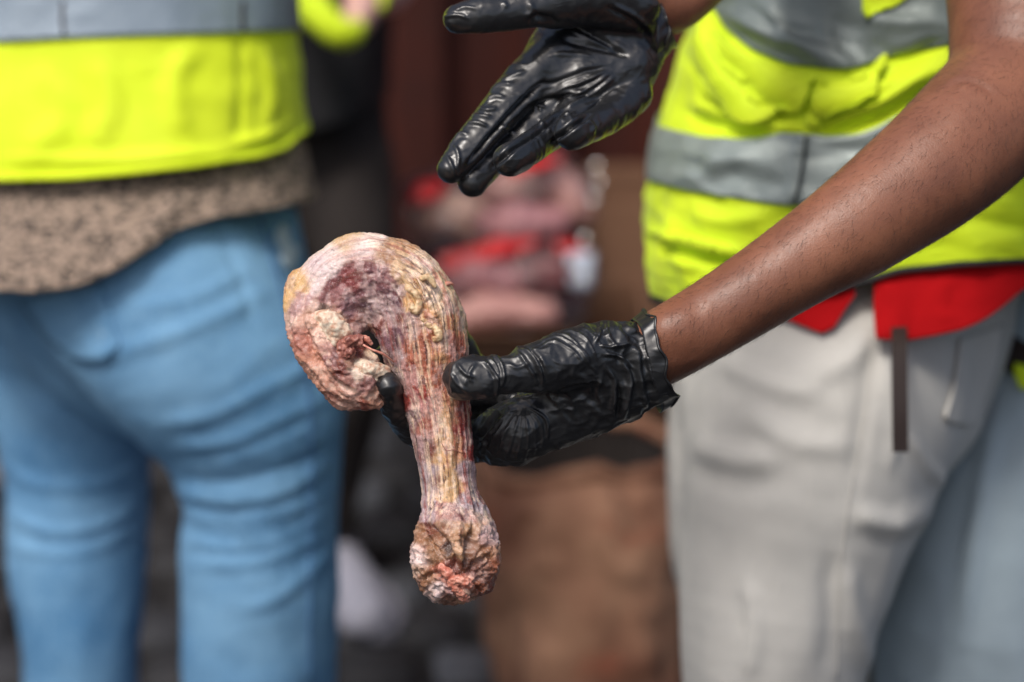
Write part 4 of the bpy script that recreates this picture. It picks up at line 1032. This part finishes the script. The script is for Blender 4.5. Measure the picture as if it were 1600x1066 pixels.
vb = Loft([(-100, -560, 400, -560, DB + .03, 0.12), (-120, -440, 440, -440, DB + .03, 0.15), (-135, -260, 445, -260, DB + .03, 0.16), (-135, -100, 448, -100, DB + .03, 0.16), (-132, 0, 455, 0, DB + .03, 0.163), (-130, 60, 461, 60, DB + .03, 0.165), (-128, 150, 468, 150, DB + .03, 0.17), (-122, 230, 473, 205, DB + .03, 0.173), (-115, 340, 474, 270, DB + .03, 0.176)])
vbf = [([(375, 60), (378, 140), (372, 225)], 7, -0.006), ([(150, 90), (170, 160), (140, 240)], 22, 0.007), ([(300, 70), (270, 140), (290, 220)], 20, 0.006), ([(410, 80), (425, 140), (415, 210)], 12, 0.006), ([(60, 100), (100, 180), (40, 250)], 22, 0.005), ([(95, 0), (100, 50)], 5, -0.004), ([(0, 250), (200, 250), (380, 235)], 12, 0.004), ([(360, 225), (410, 215), (450, 190)], 10, 0.005)]
def vbd(x, y, N, p): return folds(x, y, vbf) * np.clip(-(N @ FWD) * 2, 0, 1) + 0.005 * fbm(p * np.array([10, 10, 7]), 3, 450) + 0.0015 * ridged(p * 22, 2, 451)
hemb = [(-200, 285), (0, 282), (100, 279), (200, 272), (300, 262), (400, 246), (446, 233), (466, 212), (480, 200)]
V, F = vb.patch([(-300, -550), (600, -550)], hemb, 0, 1, 160, 110, vbd, wrap=True); vestb = obj('vest', V, F, M_vest2, pb); solid(vestb, 0.003)
V, F = vb.patch([(a, b - 7) for a, b in hemb], [(a, b + 1.5) for a, b in hemb], 0, 1, 160, 2, vbd, off=0.002, wrap=True); o = obj('hem', V, F, M_vest2, vestb); solid(o, 0.004)
V, F = vb.patch([(-300, -40), (600, -40)], [(-200, 68), (0, 66), (100, 61), (200, 56), (300, 53), (460, 49)], 0, 1, 160, 14, vbd, off=0.004, wrap=True); o = obj('reflective_band', V, F, M_tape2, vestb); solid(o, 0.001)
bb = bvh_of(V, F)
for xs in (96, 377):
    V, F = drape(bb, ([(xs, 2), (xs - 1, 30), (xs + 2, 54)], [(xs + 5, 2), (xs + 4, 30), (xs + 7, 54)]), 8, 1, 0.001); o = obj('seam', V, F, M_strap, vestb); solid(o, 0.001)
fp = P(404, 1400, DB + .12); shoe((fp[0], fp[1] - .05, 0), (fp[0] + .03, fp[1] + .18, 0), 0.1, M_shoe, pb, h=0.006)
fp = P(130, 1360, DB + .22); shoe((fp[0], fp[1] - .05, 0), (fp[0] - .02, fp[1] + .18, 0), 0.1, M_shoe, pb, h=0.006)

# ------------------------------------------------------------------ person at the far right edge, pale blue-grey trousers
DD = 2.06
pd = thing('person', 'person at the right edge in pale blue-grey trousers with a dark belt', 'person', P(1600, 700, DD) * np.array([1, 1, 0]))
f = union([(Chain([(1690, 420, DD + .04, 150), (1690, 560, DD + .03, 160)], 2, flat=(0, 1, 0), k=0.7), 0.04),
           (Chain([(1660, 500, DD, 132), (1635, 640, DD - .01, 150), (1590, 820, DD, 180), (1560, 960, DD + .01, 182), (1545, 1080, DD + .03, 175), (1540, 1250, DD + .05, 150), (1540, 1460, DD + .08, 120)], 4), 0.03),
           (Chain([(1780, 560, DD + .08, 120), (1790, 760, DD + .12, 120), (1795, 1000, DD + .16, 118), (1800, 1250, DD + .2, 105), (1800, 1420, DD + .22, 95)], 4), 0.03)], 0.03)
V, F, N = mesh_field(f, 0.006, iters=1); x, y, d = measure(V)
V = V + N * (0.006 * fbm(V * np.array([8, 8, 4]), 3, 460) + 0.002 * ridged(V * 18, 2, 461) + folds(x, y, [([(1560, 640), (1530, 800), (1500, 1000)], 18, 0.006)]) * np.clip(-(N @ FWD) * 2, 0, 1))[:, None]
trd = obj('trousers', V, F, M_bluegrey, pd)
db_ = bvh_of(V, F)
V, F = drape(db_, ([(1548, 556), (1575, 580), (1612, 606), (1660, 622)], [(1566, 500), (1590, 528), (1620, 548), (1670, 560)]), 24, 6, 0.006); o = obj('belt', V, F, M_strap, trd); solid(o, 0.004)
V, F = drape(db_, ([(1594, 568), (1592, 588), (1600, 612)], [(1612, 572), (1612, 592), (1612, 612)]), 6, 4, 0.012); o = obj('belt_tag', V, F, M_vest, trd); solid(o, 0.003)
f = union([(Chain([(1700, 430, DD + .05, 150), (1705, 250, DD + .06, 160), (1715, 0, DD + .06, 175), (1720, -250, DD + .05, 190), (1720, -380, DD + .04, 120)], 3, flat=(0, 1, 0), k=0.6), 0.04),
           (Chain([(1720, -380, DD + .04, 66), (1720, -500, DD + .04, 60)], 2), 0.03), (Chain([(1720, -560, DD + .04, 92), (1720, -640, DD + .04, 110), (1720, -680, DD + .04, 96)], 2), 0.03),
           (Chain([(1860, -330, DD + .05, 62), (1910, -150, DD + .06, 56), (1920, 60, DD + .04, 46), (1900, 200, DD, 38), (1890, 330, DD - .02, 36)], 3), 0.03)], 0.03)
V, F, N = mesh_field(f, 0.01, iters=1); obj('body', V, F, M_skin, pd)
ld = Loft([(1540, -360, 1890, -360, DD + .05, .13), (1535, -100, 1895, -100, DD + .05, .135), (1548, 200, 1890, 200, DD + .05, .13), (1560, 480, 1880, 480, DD + .05, .13), (1565, 560, 1875, 560, DD + .05, .13)])
V, F = ld.patch([(1400, -350), (2000, -350)], [(1400, 505), (2000, 505)], 0, 1, 80, 60, lambda x, y, N, p: 0.004 * fbm(p * 12, 3, 470), off=.004, wrap=True); o = obj('top', V, F, M_black, pd); solid(o, 0.003)
for q in ((1540, 1460, DD + .08), (1800, 1420, DD + .22)):
    fp = P(*q); shoe((fp[0] + .03, fp[1] + .05, 0), (fp[0] - .06, fp[1] - .17, 0), 0.1, M_dtrous, pd, h=0.006)

# ------------------------------------------------------------------ person standing behind, upper left
DC = 3.2
pc = thing('person', 'blurred person standing behind in dark trousers with a yellow-green sleeve and pale canvas shoes', 'person', P(530, 700, DC + .1) * np.array([1, 1, 0]))
f = union([(Chain([(490, 180, DC + .1, 88), (490, 60, DC + .1, 95), (490, -150, DC + .1, 112), (490, -430, DC + .1, 135), (490, -540, DC + .1, 80)], 3, flat=(0, 1, 0), k=.6), .04),
           (Chain([(490, -560, DC + .1, 46), (490, -640, DC + .1, 42)], 2), .03), (Chain([(490, -680, DC + .1, 62), (490, -730, DC + .1, 74), (490, -770, DC + .1, 64)], 2), .03),
           (Chain([(600, -460, DC + .08, 42), (640, -220, DC + .04, 38), (618, -30, DC - .04, 32), (574, -8, DC - .12, 31), (560, 28, DC - .15, 26), (552, 44, DC - .16, 15)], 4), .03),
           (Chain([(380, -460, DC + .08, 42), (350, -100, DC + .1, 38), (352, 60, DC + .1, 32), (352, 160, DC + .06, 26)], 3), .03)], .03)
V, F, N = mesh_field(f, 0.008, iters=1); obj('body', V, F, M_pale, pc)
f = union([Chain([(420, -100, DC - .14, 30), (462, -30, DC - .16, 30), (492, 15, DC - .18, 30), (518, 42, DC - .19, 28), (542, 52, DC - .19, 22), (560, 38, DC - .17, 12)], 4), Chain([(600, -30, DC - .12, 20), (596, 10, DC - .14, 12)], 2)], .03)
V, F, N = mesh_field(f, 0.006, iters=1); V = V + N * (0.006 * fbm(V * 20, 2, 480))[:, None]; obj('sleeve', V, F, M_vest, pc)
lc = Loft([(370, -520, 610, -520, DC + .1, .10), (375, -300, 605, -300, DC + .1, .14), (380, 0, 608, 0, DC + .1, .15), (384, 140, 604, 130, DC + .1, .15), (388, 230, 592, 190, DC + .1, .15), (390, 300, 588, 260, DC + .1, .15)])
V, F = lc.patch([(300, -510), (700, -510)], [(300, 215), (470, 208), (540, 190), (600, 150), (700, 150)], 0, 1, 70, 60, lambda x, y, N, p: 0.008 * fbm(p * 10, 3, 482), off=.002, wrap=True); o = obj('top', V, F, M_black, pc); solid(o, .004)
f = union([(Chain([(495, 150, DC + .1, 108), (500, 300, DC + .1, 108)], 2, flat=(0, 1, 0), k=.6), .04),
           (Chain([(550, 260, DC + .08, 66), (556, 420, DC + .05, 64), (548, 600, DC + .08, 52), (530, 740, DC + .16, 40), (520, 815, DC + .2, 34)], 4), .03),
           (Chain([(450, 260, DC + .1, 60), (440, 420, DC + .12, 60), (436, 600, DC + .14, 52), (434, 780, DC + .18, 42), (434, 890, DC + .2, 38)], 4), .03)], .03)
V, F, N = mesh_field(f, 0.008, iters=1); V = V + N * (0.006 * fbm(V * 12, 3, 483))[:, None]; obj('trousers', V, F, M_dtrous, pc)
ha = CAMP + (P(535, 905, 1) - CAMP) * (-CAM_Z / (P(535, 905, 1) - CAMP)[2]); hb = CAMP + (P(592, 985, 1) - CAMP) * (-CAM_Z / (P(592, 985, 1) - CAMP)[2])
f = union([Chain([(512, 800, 3.50, 24), (516, 846, 3.46, 32), (530, 888, 3.40, 42), (552, 935, 3.32, 48), (572, 966, 3.25, 42)], 4)], .02)
V, F, N = mesh_field(f, 0.005); V[:, 2] = np.maximum(V[:, 2], 0.012); V = V + N * (0.002 * fbm(V * 30, 2, 485))[:, None]; sh_ = obj('shoe', V, F, M_shoe, pc)
dv_ = (hb - ha) / np.linalg.norm(hb - ha); sd_ = np.cross(dv_, [0, 0, 1.0]); top = [ha + dv_ * 0.3 * t - dv_ * .08 + sd_ * q for t, q in ((0, -.028), (0, .028), (.3, .034), (.65, .046), (.9, .036), (1, .012), (1, -.012), (.9, -.036), (.65, -.046), (.3, -.034))]
n = len(top); V = [np.array([p[0], p[1], 0.0]) for p in top] + [np.array([p[0], p[1], 0.02]) for p in top]
F = [tuple(range(n))[::-1], tuple(range(n, 2 * n))] + [(i, (i + 1) % n, n + (i + 1) % n, n + i) for i in range(n)]
obj('sole', V, F, M_sole, sh_, smooth=False)
fp = P(434, 890, DC + .2)
shoe((fp[0] - .0, fp[1] + .05, 0.0), (fp[0] - .03, fp[1] - .2, 0), 0.11, M_shoe, pc, h=0.006)
# ------------------------------------------------------------------ ground, wall
def on_ground(x, y):
    d = P(x, y, 1.0) - CAMP; return CAMP + d * (-CAM_Z / d[2])
def structure(o): o['kind'] = 'structure'; return o
def box(c, s, bev=0.0, rz=0.0, jit=0.0):
    """bevelled box, returns V, F"""
    bm = bmesh.new(); bmesh.ops.create_cube(bm, size=1)
    for v in bm.verts: v.co = Vector((v.co.x * s[0] + random.uniform(-jit, jit), v.co.y * s[1] + random.uniform(-jit, jit), v.co.z * s[2] + random.uniform(-jit, jit)))
    if bev: bmesh.ops.bevel(bm, geom=bm.edges[:], offset=bev, segments=1, affect='EDGES')
    bm.verts.ensure_lookup_table(); co, si = math.cos(rz), math.sin(rz)
    V = [np.array([c[0] + v.co.x * co - v.co.y * si, c[1] + v.co.x * si + v.co.y * co, c[2] + v.co.z]) for v in bm.verts]
    F = [tuple(v.index for v in f.verts) for f in bm.faces]; bm.free(); return V, F

M_ground = Mat('dark_grit', srgb((52, 50, 52)), 0.85)
M_ground.col(M_ground.mix(M_ground.noise(6, 5), srgb((20, 19, 20)), srgb((34, 33, 35)))).bump(M_ground.noise(60, 4), 0.01, 0.6)
M_stone = Mat('grey_paving_stone', srgb((84, 86, 92)), 0.75)
oi = M_stone.n('ShaderNodeObjectInfo').outputs['Random']
M_stone.col(M_stone.mix(M_stone.noise(12, 4), M_stone.ramp(oi, [(0.0, srgb((18, 17, 19))), (0.55, srgb((34, 34, 37))), (0.8, srgb((56, 58, 64))), (1.0, srgb((118, 122, 130)))]), srgb((36, 36, 40)))).bump(M_stone.noise(50, 4), 0.006, 0.7)
nx_, ny_ = 70, 70
gx = np.concatenate([np.linspace(-60, -3, 12), np.linspace(-2.6, 2.6, 46), np.linspace(3, 60, 12)]); gy = np.concatenate([np.linspace(-20, 0.5, 10), np.linspace(1, 5, 48), np.linspace(5.5, 80, 12)])
GX, GY = np.meshgrid(gx, gy, indexing='ij'); gp = np.stack([GX.ravel(), GY.ravel(), 0 * GX.ravel()], 1)
gp[:, 2] = -0.012 + 0.004 * fbm(gp * 6, 2, 500)
gf = np.array([(i * len(gy) + j, (i + 1) * len(gy) + j, (i + 1) * len(gy) + j + 1, i * len(gy) + j + 1) for i in range(len(gx) - 1) for j in range(len(gy) - 1)])
ground = structure(obj('ground', gp, gf, M_ground))
stone_mesh = []
for k in range(6):
    V, F = box((0, 0, 0), (0.106, 0.106, 0.05), 0.012, 0, 0.006); stone_mesh.append(raw_mesh('paving_stone', V, F, M_stone))
cnt = 0
for j in range(17):
    yy = 2.88 + j * 0.122
    for i in range(18):
        xx = -1.03 + i * 0.122 + (0.061 if j % 2 else 0)
        if cnt >= 300: break
        o = bpy.data.objects.new('paving_stone', random.choice(stone_mesh)); scene.collection.objects.link(o); o.parent = ground
        o.location = (xx + random.uniform(-.006, .006), yy + random.uniform(-.006, .006), -0.020 + random.uniform(-.004, .005)); o.rotation_euler = (random.uniform(-.03, .03), random.uniform(-.03, .03), random.choice((0, 1, 2, 3)) * math.pi / 2 + random.uniform(-.06, .06)); cnt += 1

M_wall = Mat('dark_red_painted_steel', srgb((98, 38, 26)), 0.6)
c = M_wall.mix(M_wall.ramp(M_wall.noise(2.2, 5), [(0.3, G3(0)), (0.7, G3(1))]), srgb((46, 16, 10)), srgb((78, 30, 17)))
M_wall.col(M_wall.mix(M_wall.ramp(M_wall.noise(9, 5), [(0.56, G3(0)), (0.75, G3(0.6))]), c, srgb((44, 24, 20)))).bump(M_wall.noise(30, 4), 0.003, 0.4)
WY = 3.95
pts = []; xs = []
xw = -2.6
prof = [(0, 0), (0.07, 0), (0.105, -0.036), (0.175, -0.036), (0.21, 0)]
while xw < 2.8:
    for a, b in prof[:-1]: xs.append((xw + a, WY + b))
    xw += 0.21
V = []; F = []
for a, b in xs: V += [(a, b, 0.0), (a, b, 1.2), (a, b, 2.6)]
for i in range(len(xs) - 1):
    for k in range(2): F.append((i * 3 + k, i * 3 + 3 + k, i * 3 + 4 + k, i * 3 + 1 + k))
wall = structure(obj('container_wall', V, F, M_wall, smooth=False)); solid(wall, 0.03, -1)
wall['label'] = 'dark red corrugated steel wall behind the people'
V, F = box((0.1, WY - 0.02, 2.64), (5.5, 0.12, 0.12), 0.01); obj('top_rail', V, F, M_wall, wall)
V, F = box((0.1, WY - 0.03, 0.05), (5.5, 0.10, 0.12), 0.01); obj('bottom_rail', V, F, M_black, wall)
# ------------------------------------------------------------------ brown sack in front, carton and the meat on it
M_sack = Mat('brown_jute', srgb((150, 108, 80)), 0.9)
c = M_sack.mix(M_sack.ramp(M_sack.noise(7, 5), [(0.35, G3(0)), (0.62, G3(1))]), srgb((164, 124, 98)), srgb((104, 66, 48)))
M_sack.col(M_sack.mix(M_sack.ramp(M_sack.noise(12, 5, 0.6), [(0.58, G3(0)), (0.72, G3(0.8))]), c, srgb((134, 66, 44)))).bump(M_sack.noise(300, 2), 0.002, 0.5)
DS = 2.98
srow = [(752, 680, 1052, 672, DS, .10), (742, 715, 1058, 705, DS, .125), (742, 800, 1062, 790, DS, .135), (756, 880, 1064, 870, DS, .135), (782, 960, 1062, 950, DS, .13), (808, 1030, 1058, 1030, DS, .12), (830, 1085, 1050, 1085, DS, .10)]
ls = Loft(srow, 2.7)
def sackd(x, y, N, p): return 0.022 * fbm(p * 9, 3, 520) + 0.014 * ridged(p * np.array([14, 14, 6]), 2, 521)
V, F = ls.patch(None, None, 0, 1, 90, 60, sackd, wrap=True, tv=0.0, bv=1.0)
V[:, 2] -= V[:, 2].min() - 0.004
sack = thing('sack', 'open brown jute sack standing on the ground below the gloved hand', 'sack', (V[:, 0].mean(), V[:, 1].mean(), 0))
m_ = 61
FF = [tuple(f) for f in F] + [tuple(i * m_ + 60 for i in range(90))]
o = obj('sack_body', V, FF, M_sack, sack)
top = np.array([V[i * m_] for i in range(90)]); cc_ = top.mean(0)
# rolled rim; dark sheet sunk inside puts the opening's shade into colour
rim_n = [tuple(p) + (0.010,) for p in top[::3]] + [tuple(top[0]) + (0.010,)]
V, F = tube(rim_n, 1, 8, px=False, jitter=.4); obj('rolled_rim', V, F, M_sack, sack)
inner = [cc_ + (p - cc_) * 0.96 for p in top] + [cc_ + (p - cc_) * 0.9 - np.array([0, 0, 0.12]) for p in top]
n = 90; F = [(i, (i + 1) % n, n + (i + 1) % n, n + i) for i in range(n)] + [tuple(range(n, 2 * n))]
obj('shade_inset', inner, F, M_dtrous, sack)

# cartons behind the sack
M_cartn = Mat('brown_cardboard', srgb((150, 112, 84)), 0.85)
M_cartn.col(M_cartn.mix(M_cartn.noise(9, 4), srgb((106, 74, 54)), srgb((144, 106, 80)))).bump(M_cartn.noise(90, 3), 0.001, 0.4)
def carton(label, x0, x1, ytop, d, depth, tilt, flaps=True):
    a, b = P(x0, ytop, d), P(x1, ytop, d)
    w = b[0] - a[0]; h = a[2]; cx = (a[0] + b[0]) / 2; cy = a[1] + depth / 2; t = 0.006
    r = thing('cardboard_box', label, 'carton', (cx, cy, 0)); r.rotation_euler = (0, 0, 0)
    def part(name, c, s, **k): V, F = box(c, s, 0.0015, **k); return obj(name, V, F, M_cartn, r, smooth=False)
    part('side_panel', (cx, a[1], h / 2 + .004), (w, t, h - 0.008)); part('side_panel', (cx, a[1] + depth, h / 2 + .004), (w, t, h - 0.008))
    part('side_panel', (a[0] + .001, cy, h / 2 + .003), (t, depth - .014, h - 0.01)); part('side_panel', (b[0] - .001, cy, h / 2 + .003), (t, depth - .014, h - 0.01))
    part('base', (cx, cy, 0.008), (w - .02, depth - .02, .006))
    if flaps:
        V, F = box((0, 0, 0), (w - .01, 0.10, 0.004), .001); V = np.array(V); an = math.radians(-28)
        V = np.stack([V[:, 0] + cx, (V[:, 1] - .05) * math.cos(an) + a[1] - .004, h + .004 + (V[:, 1] - .05) * -math.sin(-an) * 1.0 + V[:, 2]], 1); obj('flap', V, F, M_cartn, r, smooth=False)
    return cx, cy, h, w
carton('open brown carton under the bagged meat with its front flap folded out', 690, 1020, 545, 3.30, 0.34, 0)
carton('plain tall brown carton standing beside the bagged meat', 925, 1100, 318, 3.62, 0.24, 0, False)

M_meats = []
for a, b in (((216, 168, 158), (156, 104, 100)), ((190, 138, 140), (136, 86, 92)), ((232, 196, 178), (190, 146, 130)), ((120, 70, 72), (84, 46, 50))):
    m = meat_mat('chilled_meat', a, b, 0.4); M_meats.append(m)
def cut(label, nodes, mi, seed, k=0.7):
    f = union([Chain(nodes, 3)], 0.02)
    V, F, N = mesh_field(f, 0.005, iters=1)
    V = V + N * (0.010 * fbm(V * 22, 3, seed) + 0.004 * ridged(V * 50, 2, seed + 1))[:, None]
    lo = V.min(0)
    o = obj('meat_cut', V, F, M_meats[mi], None, origin=((V[:, 0].mean()), V[:, 1].mean(), lo[2]))
    tag(o, label, 'meat', 'cuts of meat piled on the carton')
DM = 3.38
cut('pale pink cut of meat at the left of the pile, above the long red strip', [(668, 345, DM, 24), (700, 330, DM, 34), (738, 345, DM, 30), (750, 366, DM, 20)], 2, 600)
cut('dusky pink cut at the top of the pile under the open glove', [(780, 300, DM + .05, 34), (830, 285, DM + .05, 40), (878, 300, DM + .05, 34), (905, 330, DM + .04, 22)], 0, 605)
cut('middle cut of the pile, between the top cut and the red strip', [(760, 350, DM - .02, 26), (810, 348, DM - .03, 30), (860, 350, DM - .02, 28)], 1, 610)
cut('mauve cut at the lower left of the pile, under the red strip', [(700, 440, DM - .02, 26), (745, 436, DM - .03, 34), (790, 440, DM - .03, 28)], 1, 615)
cut('small cut at the lower right of the pile, beside the clear bag corner', [(820, 430, DM - .03, 28), (862, 424, DM - .04, 26), (886, 452, DM - .03, 20)], 3, 620)
cut('lowest cut of the pile, lying on the carton', [(720, 500, DM - .05, 24), (780, 486, DM - .06, 26), (850, 488, DM - .05, 24)], 0, 625)
cut('dark cut behind the top of the pile', [(650, 300, DM + .12, 26), (740, 290, DM + .14, 34), (860, 250, DM + .14, 28)], 3, 630)
cut('broad dark cut filling the middle of the pile behind the others', [(690, 400, DM + .10, 36), (780, 410, DM + .10, 40), (870, 390, DM + .10, 36)], 3, 633)
cut('dark cut at the bottom of the pile behind the lowest one', [(690, 480, DM + .08, 36), (780, 490, DM + .08, 40), (880, 480, DM + .08, 38)], 3, 636)

M_film = Mat('clear_plastic_film', (0.9, 0.9, 0.9, 1), 0.08, Specular_IOR_Level=0.7)
tr_ = M_film.n('ShaderNodeBsdfTransparent'); mx = M_film.n('ShaderNodeMixShader'); out = M_film.t.nodes['Material Output']
fr = M_film.n('ShaderNodeFresnel'); fr.inputs[0].default_value = 1.45
fac = M_film.math('ADD', M_film.math('MULTIPLY', fr.outputs[0], 0.8), M_film.math('MULTIPLY', M_film.ramp(M_film.noise(18, 4), [(0.5, G3(0)), (0.75, G3(1))]), 0.14))
M_film.l(fac, mx.inputs[0]); M_film.l(tr_.outputs[0], mx.inputs[1]); gl_ = M_film.n('ShaderNodeBsdfAnisotropic'); gl_.inputs['Roughness'].default_value = 0.06; M_film.l(gl_.outputs[0], mx.inputs[2]); M_film.l(mx.outputs[0], out.inputs[0])
M_film.bump(M_film.noise(40, 5, 0.7), 0.01, 0.8); M_film.l(M_film.h, gl_.inputs['Normal'])
M_glint = Mat('glint_facet_gloss', (0.25, 0.25, 0.26, 1), 0.05, Specular_IOR_Level=0.8)  # gloss for the added glint discs
M_redp = Mat('red_printed_film', srgb((200, 16, 24)), 0.3); M_redp.bump(M_redp.noise(60, 3), 0.004, 0.5)
M_whp = Mat('white_film', srgb((206, 214, 226)), 0.3); M_whp.bump(M_whp.noise(60, 3), 0.004, 0.5)
M_drop = Mat('water_drop', (0.9, 0.92, 0.95, 1), 0.03, Metallic=1.0)
bag = thing('plastic_bag', 'clear plastic bag with red printed strips wrapped over the pile of meat', 'plastic bag', P(785, 520, DM))
bf = union([(Chain([(690, 330, DM, 50), (780, 310, DM + .02, 62), (880, 300, DM + .02, 48)], 3), .05), (Chain([(690, 430, DM, 52), (800, 430, DM, 64), (880, 430, DM, 48)], 3), .05), (Chain([(720, 500, DM - .01, 40), (860, 495, DM - .01, 44)], 2), .05)], .03)
V, F, N = mesh_field(bf, 0.006, iters=1)
V = V + N * (0.010 * ridged(V * 20, 3, 640) + 0.006 * fbm(V * 30, 2, 641))[:, None]
obj('film', V, F, M_film, bag)
bb_ = bvh_of(V, F)
def strip(a, b, nu, nv, mat, name): V, F = drape(bb_, (a, b), nu, nv, 0.004); o = obj(name, V, F, mat, bag); solid(o, .001)
strip([(684, 402), (740, 388), (800, 368), (832, 362)], [(690, 426), (745, 412), (800, 398), (838, 382)], 20, 4, M_redp, 'red_strip')
strip([(640, 292), (670, 288), (700, 284)], [(640, 316), (670, 318), (690, 306)], 8, 4, M_redp, 'red_strip')
strip([(790, 262), (840, 244), (872, 240)], [(800, 276), (845, 262), (876, 256)], 10, 3, M_redp, 'red_strip')
strip([(866, 366), (900, 360), (926, 364)], [(868, 392), (900, 396), (928, 388)], 8, 4, M_redp, 'red_strip')
strip([(778, 486), (820, 478), (850, 482)], [(782, 506), (820, 506), (852, 498)], 10, 4, M_redp, 'red_strip')
strip([(886, 400), (905, 396), (926, 396)], [(888, 446), (904, 452), (922, 446)], 6, 5, M_whp, 'white_strip')
# small flat discs added and aimed to mirror the sun at the camera as glints
for q in ((932, 258), (927, 311), (641, 330), (912, 372), (908, 432), (700, 345), (936, 284)):
    c = P(q[0], q[1], DM - 0.11); tc = (CAMP - c) / np.linalg.norm(CAMP - c); hn = tc + np.array(sdir); hn /= np.linalg.norm(hn)
    a = np.cross(hn, [0, 0, 1]); a /= np.linalg.norm(a); b = np.cross(hn, a)
    n = 12; V = []
    for z in (0.0, -0.0008):
        for k in range(n):
            r = 0.0026 * (1 + 0.25 * math.sin(k * 2.3 + q[0])); V.append(c + a * r * math.cos(2 * math.pi * k / n) + b * r * math.sin(2 * math.pi * k / n) + hn * z)
    F = [tuple(range(n)), tuple(range(n, 2 * n))[::-1]] + [(k, n + k, n + (k + 1) % n, (k + 1) % n) for k in range(n)]
    obj('glint_facet', V, F, M_glint, bag, smooth=False)
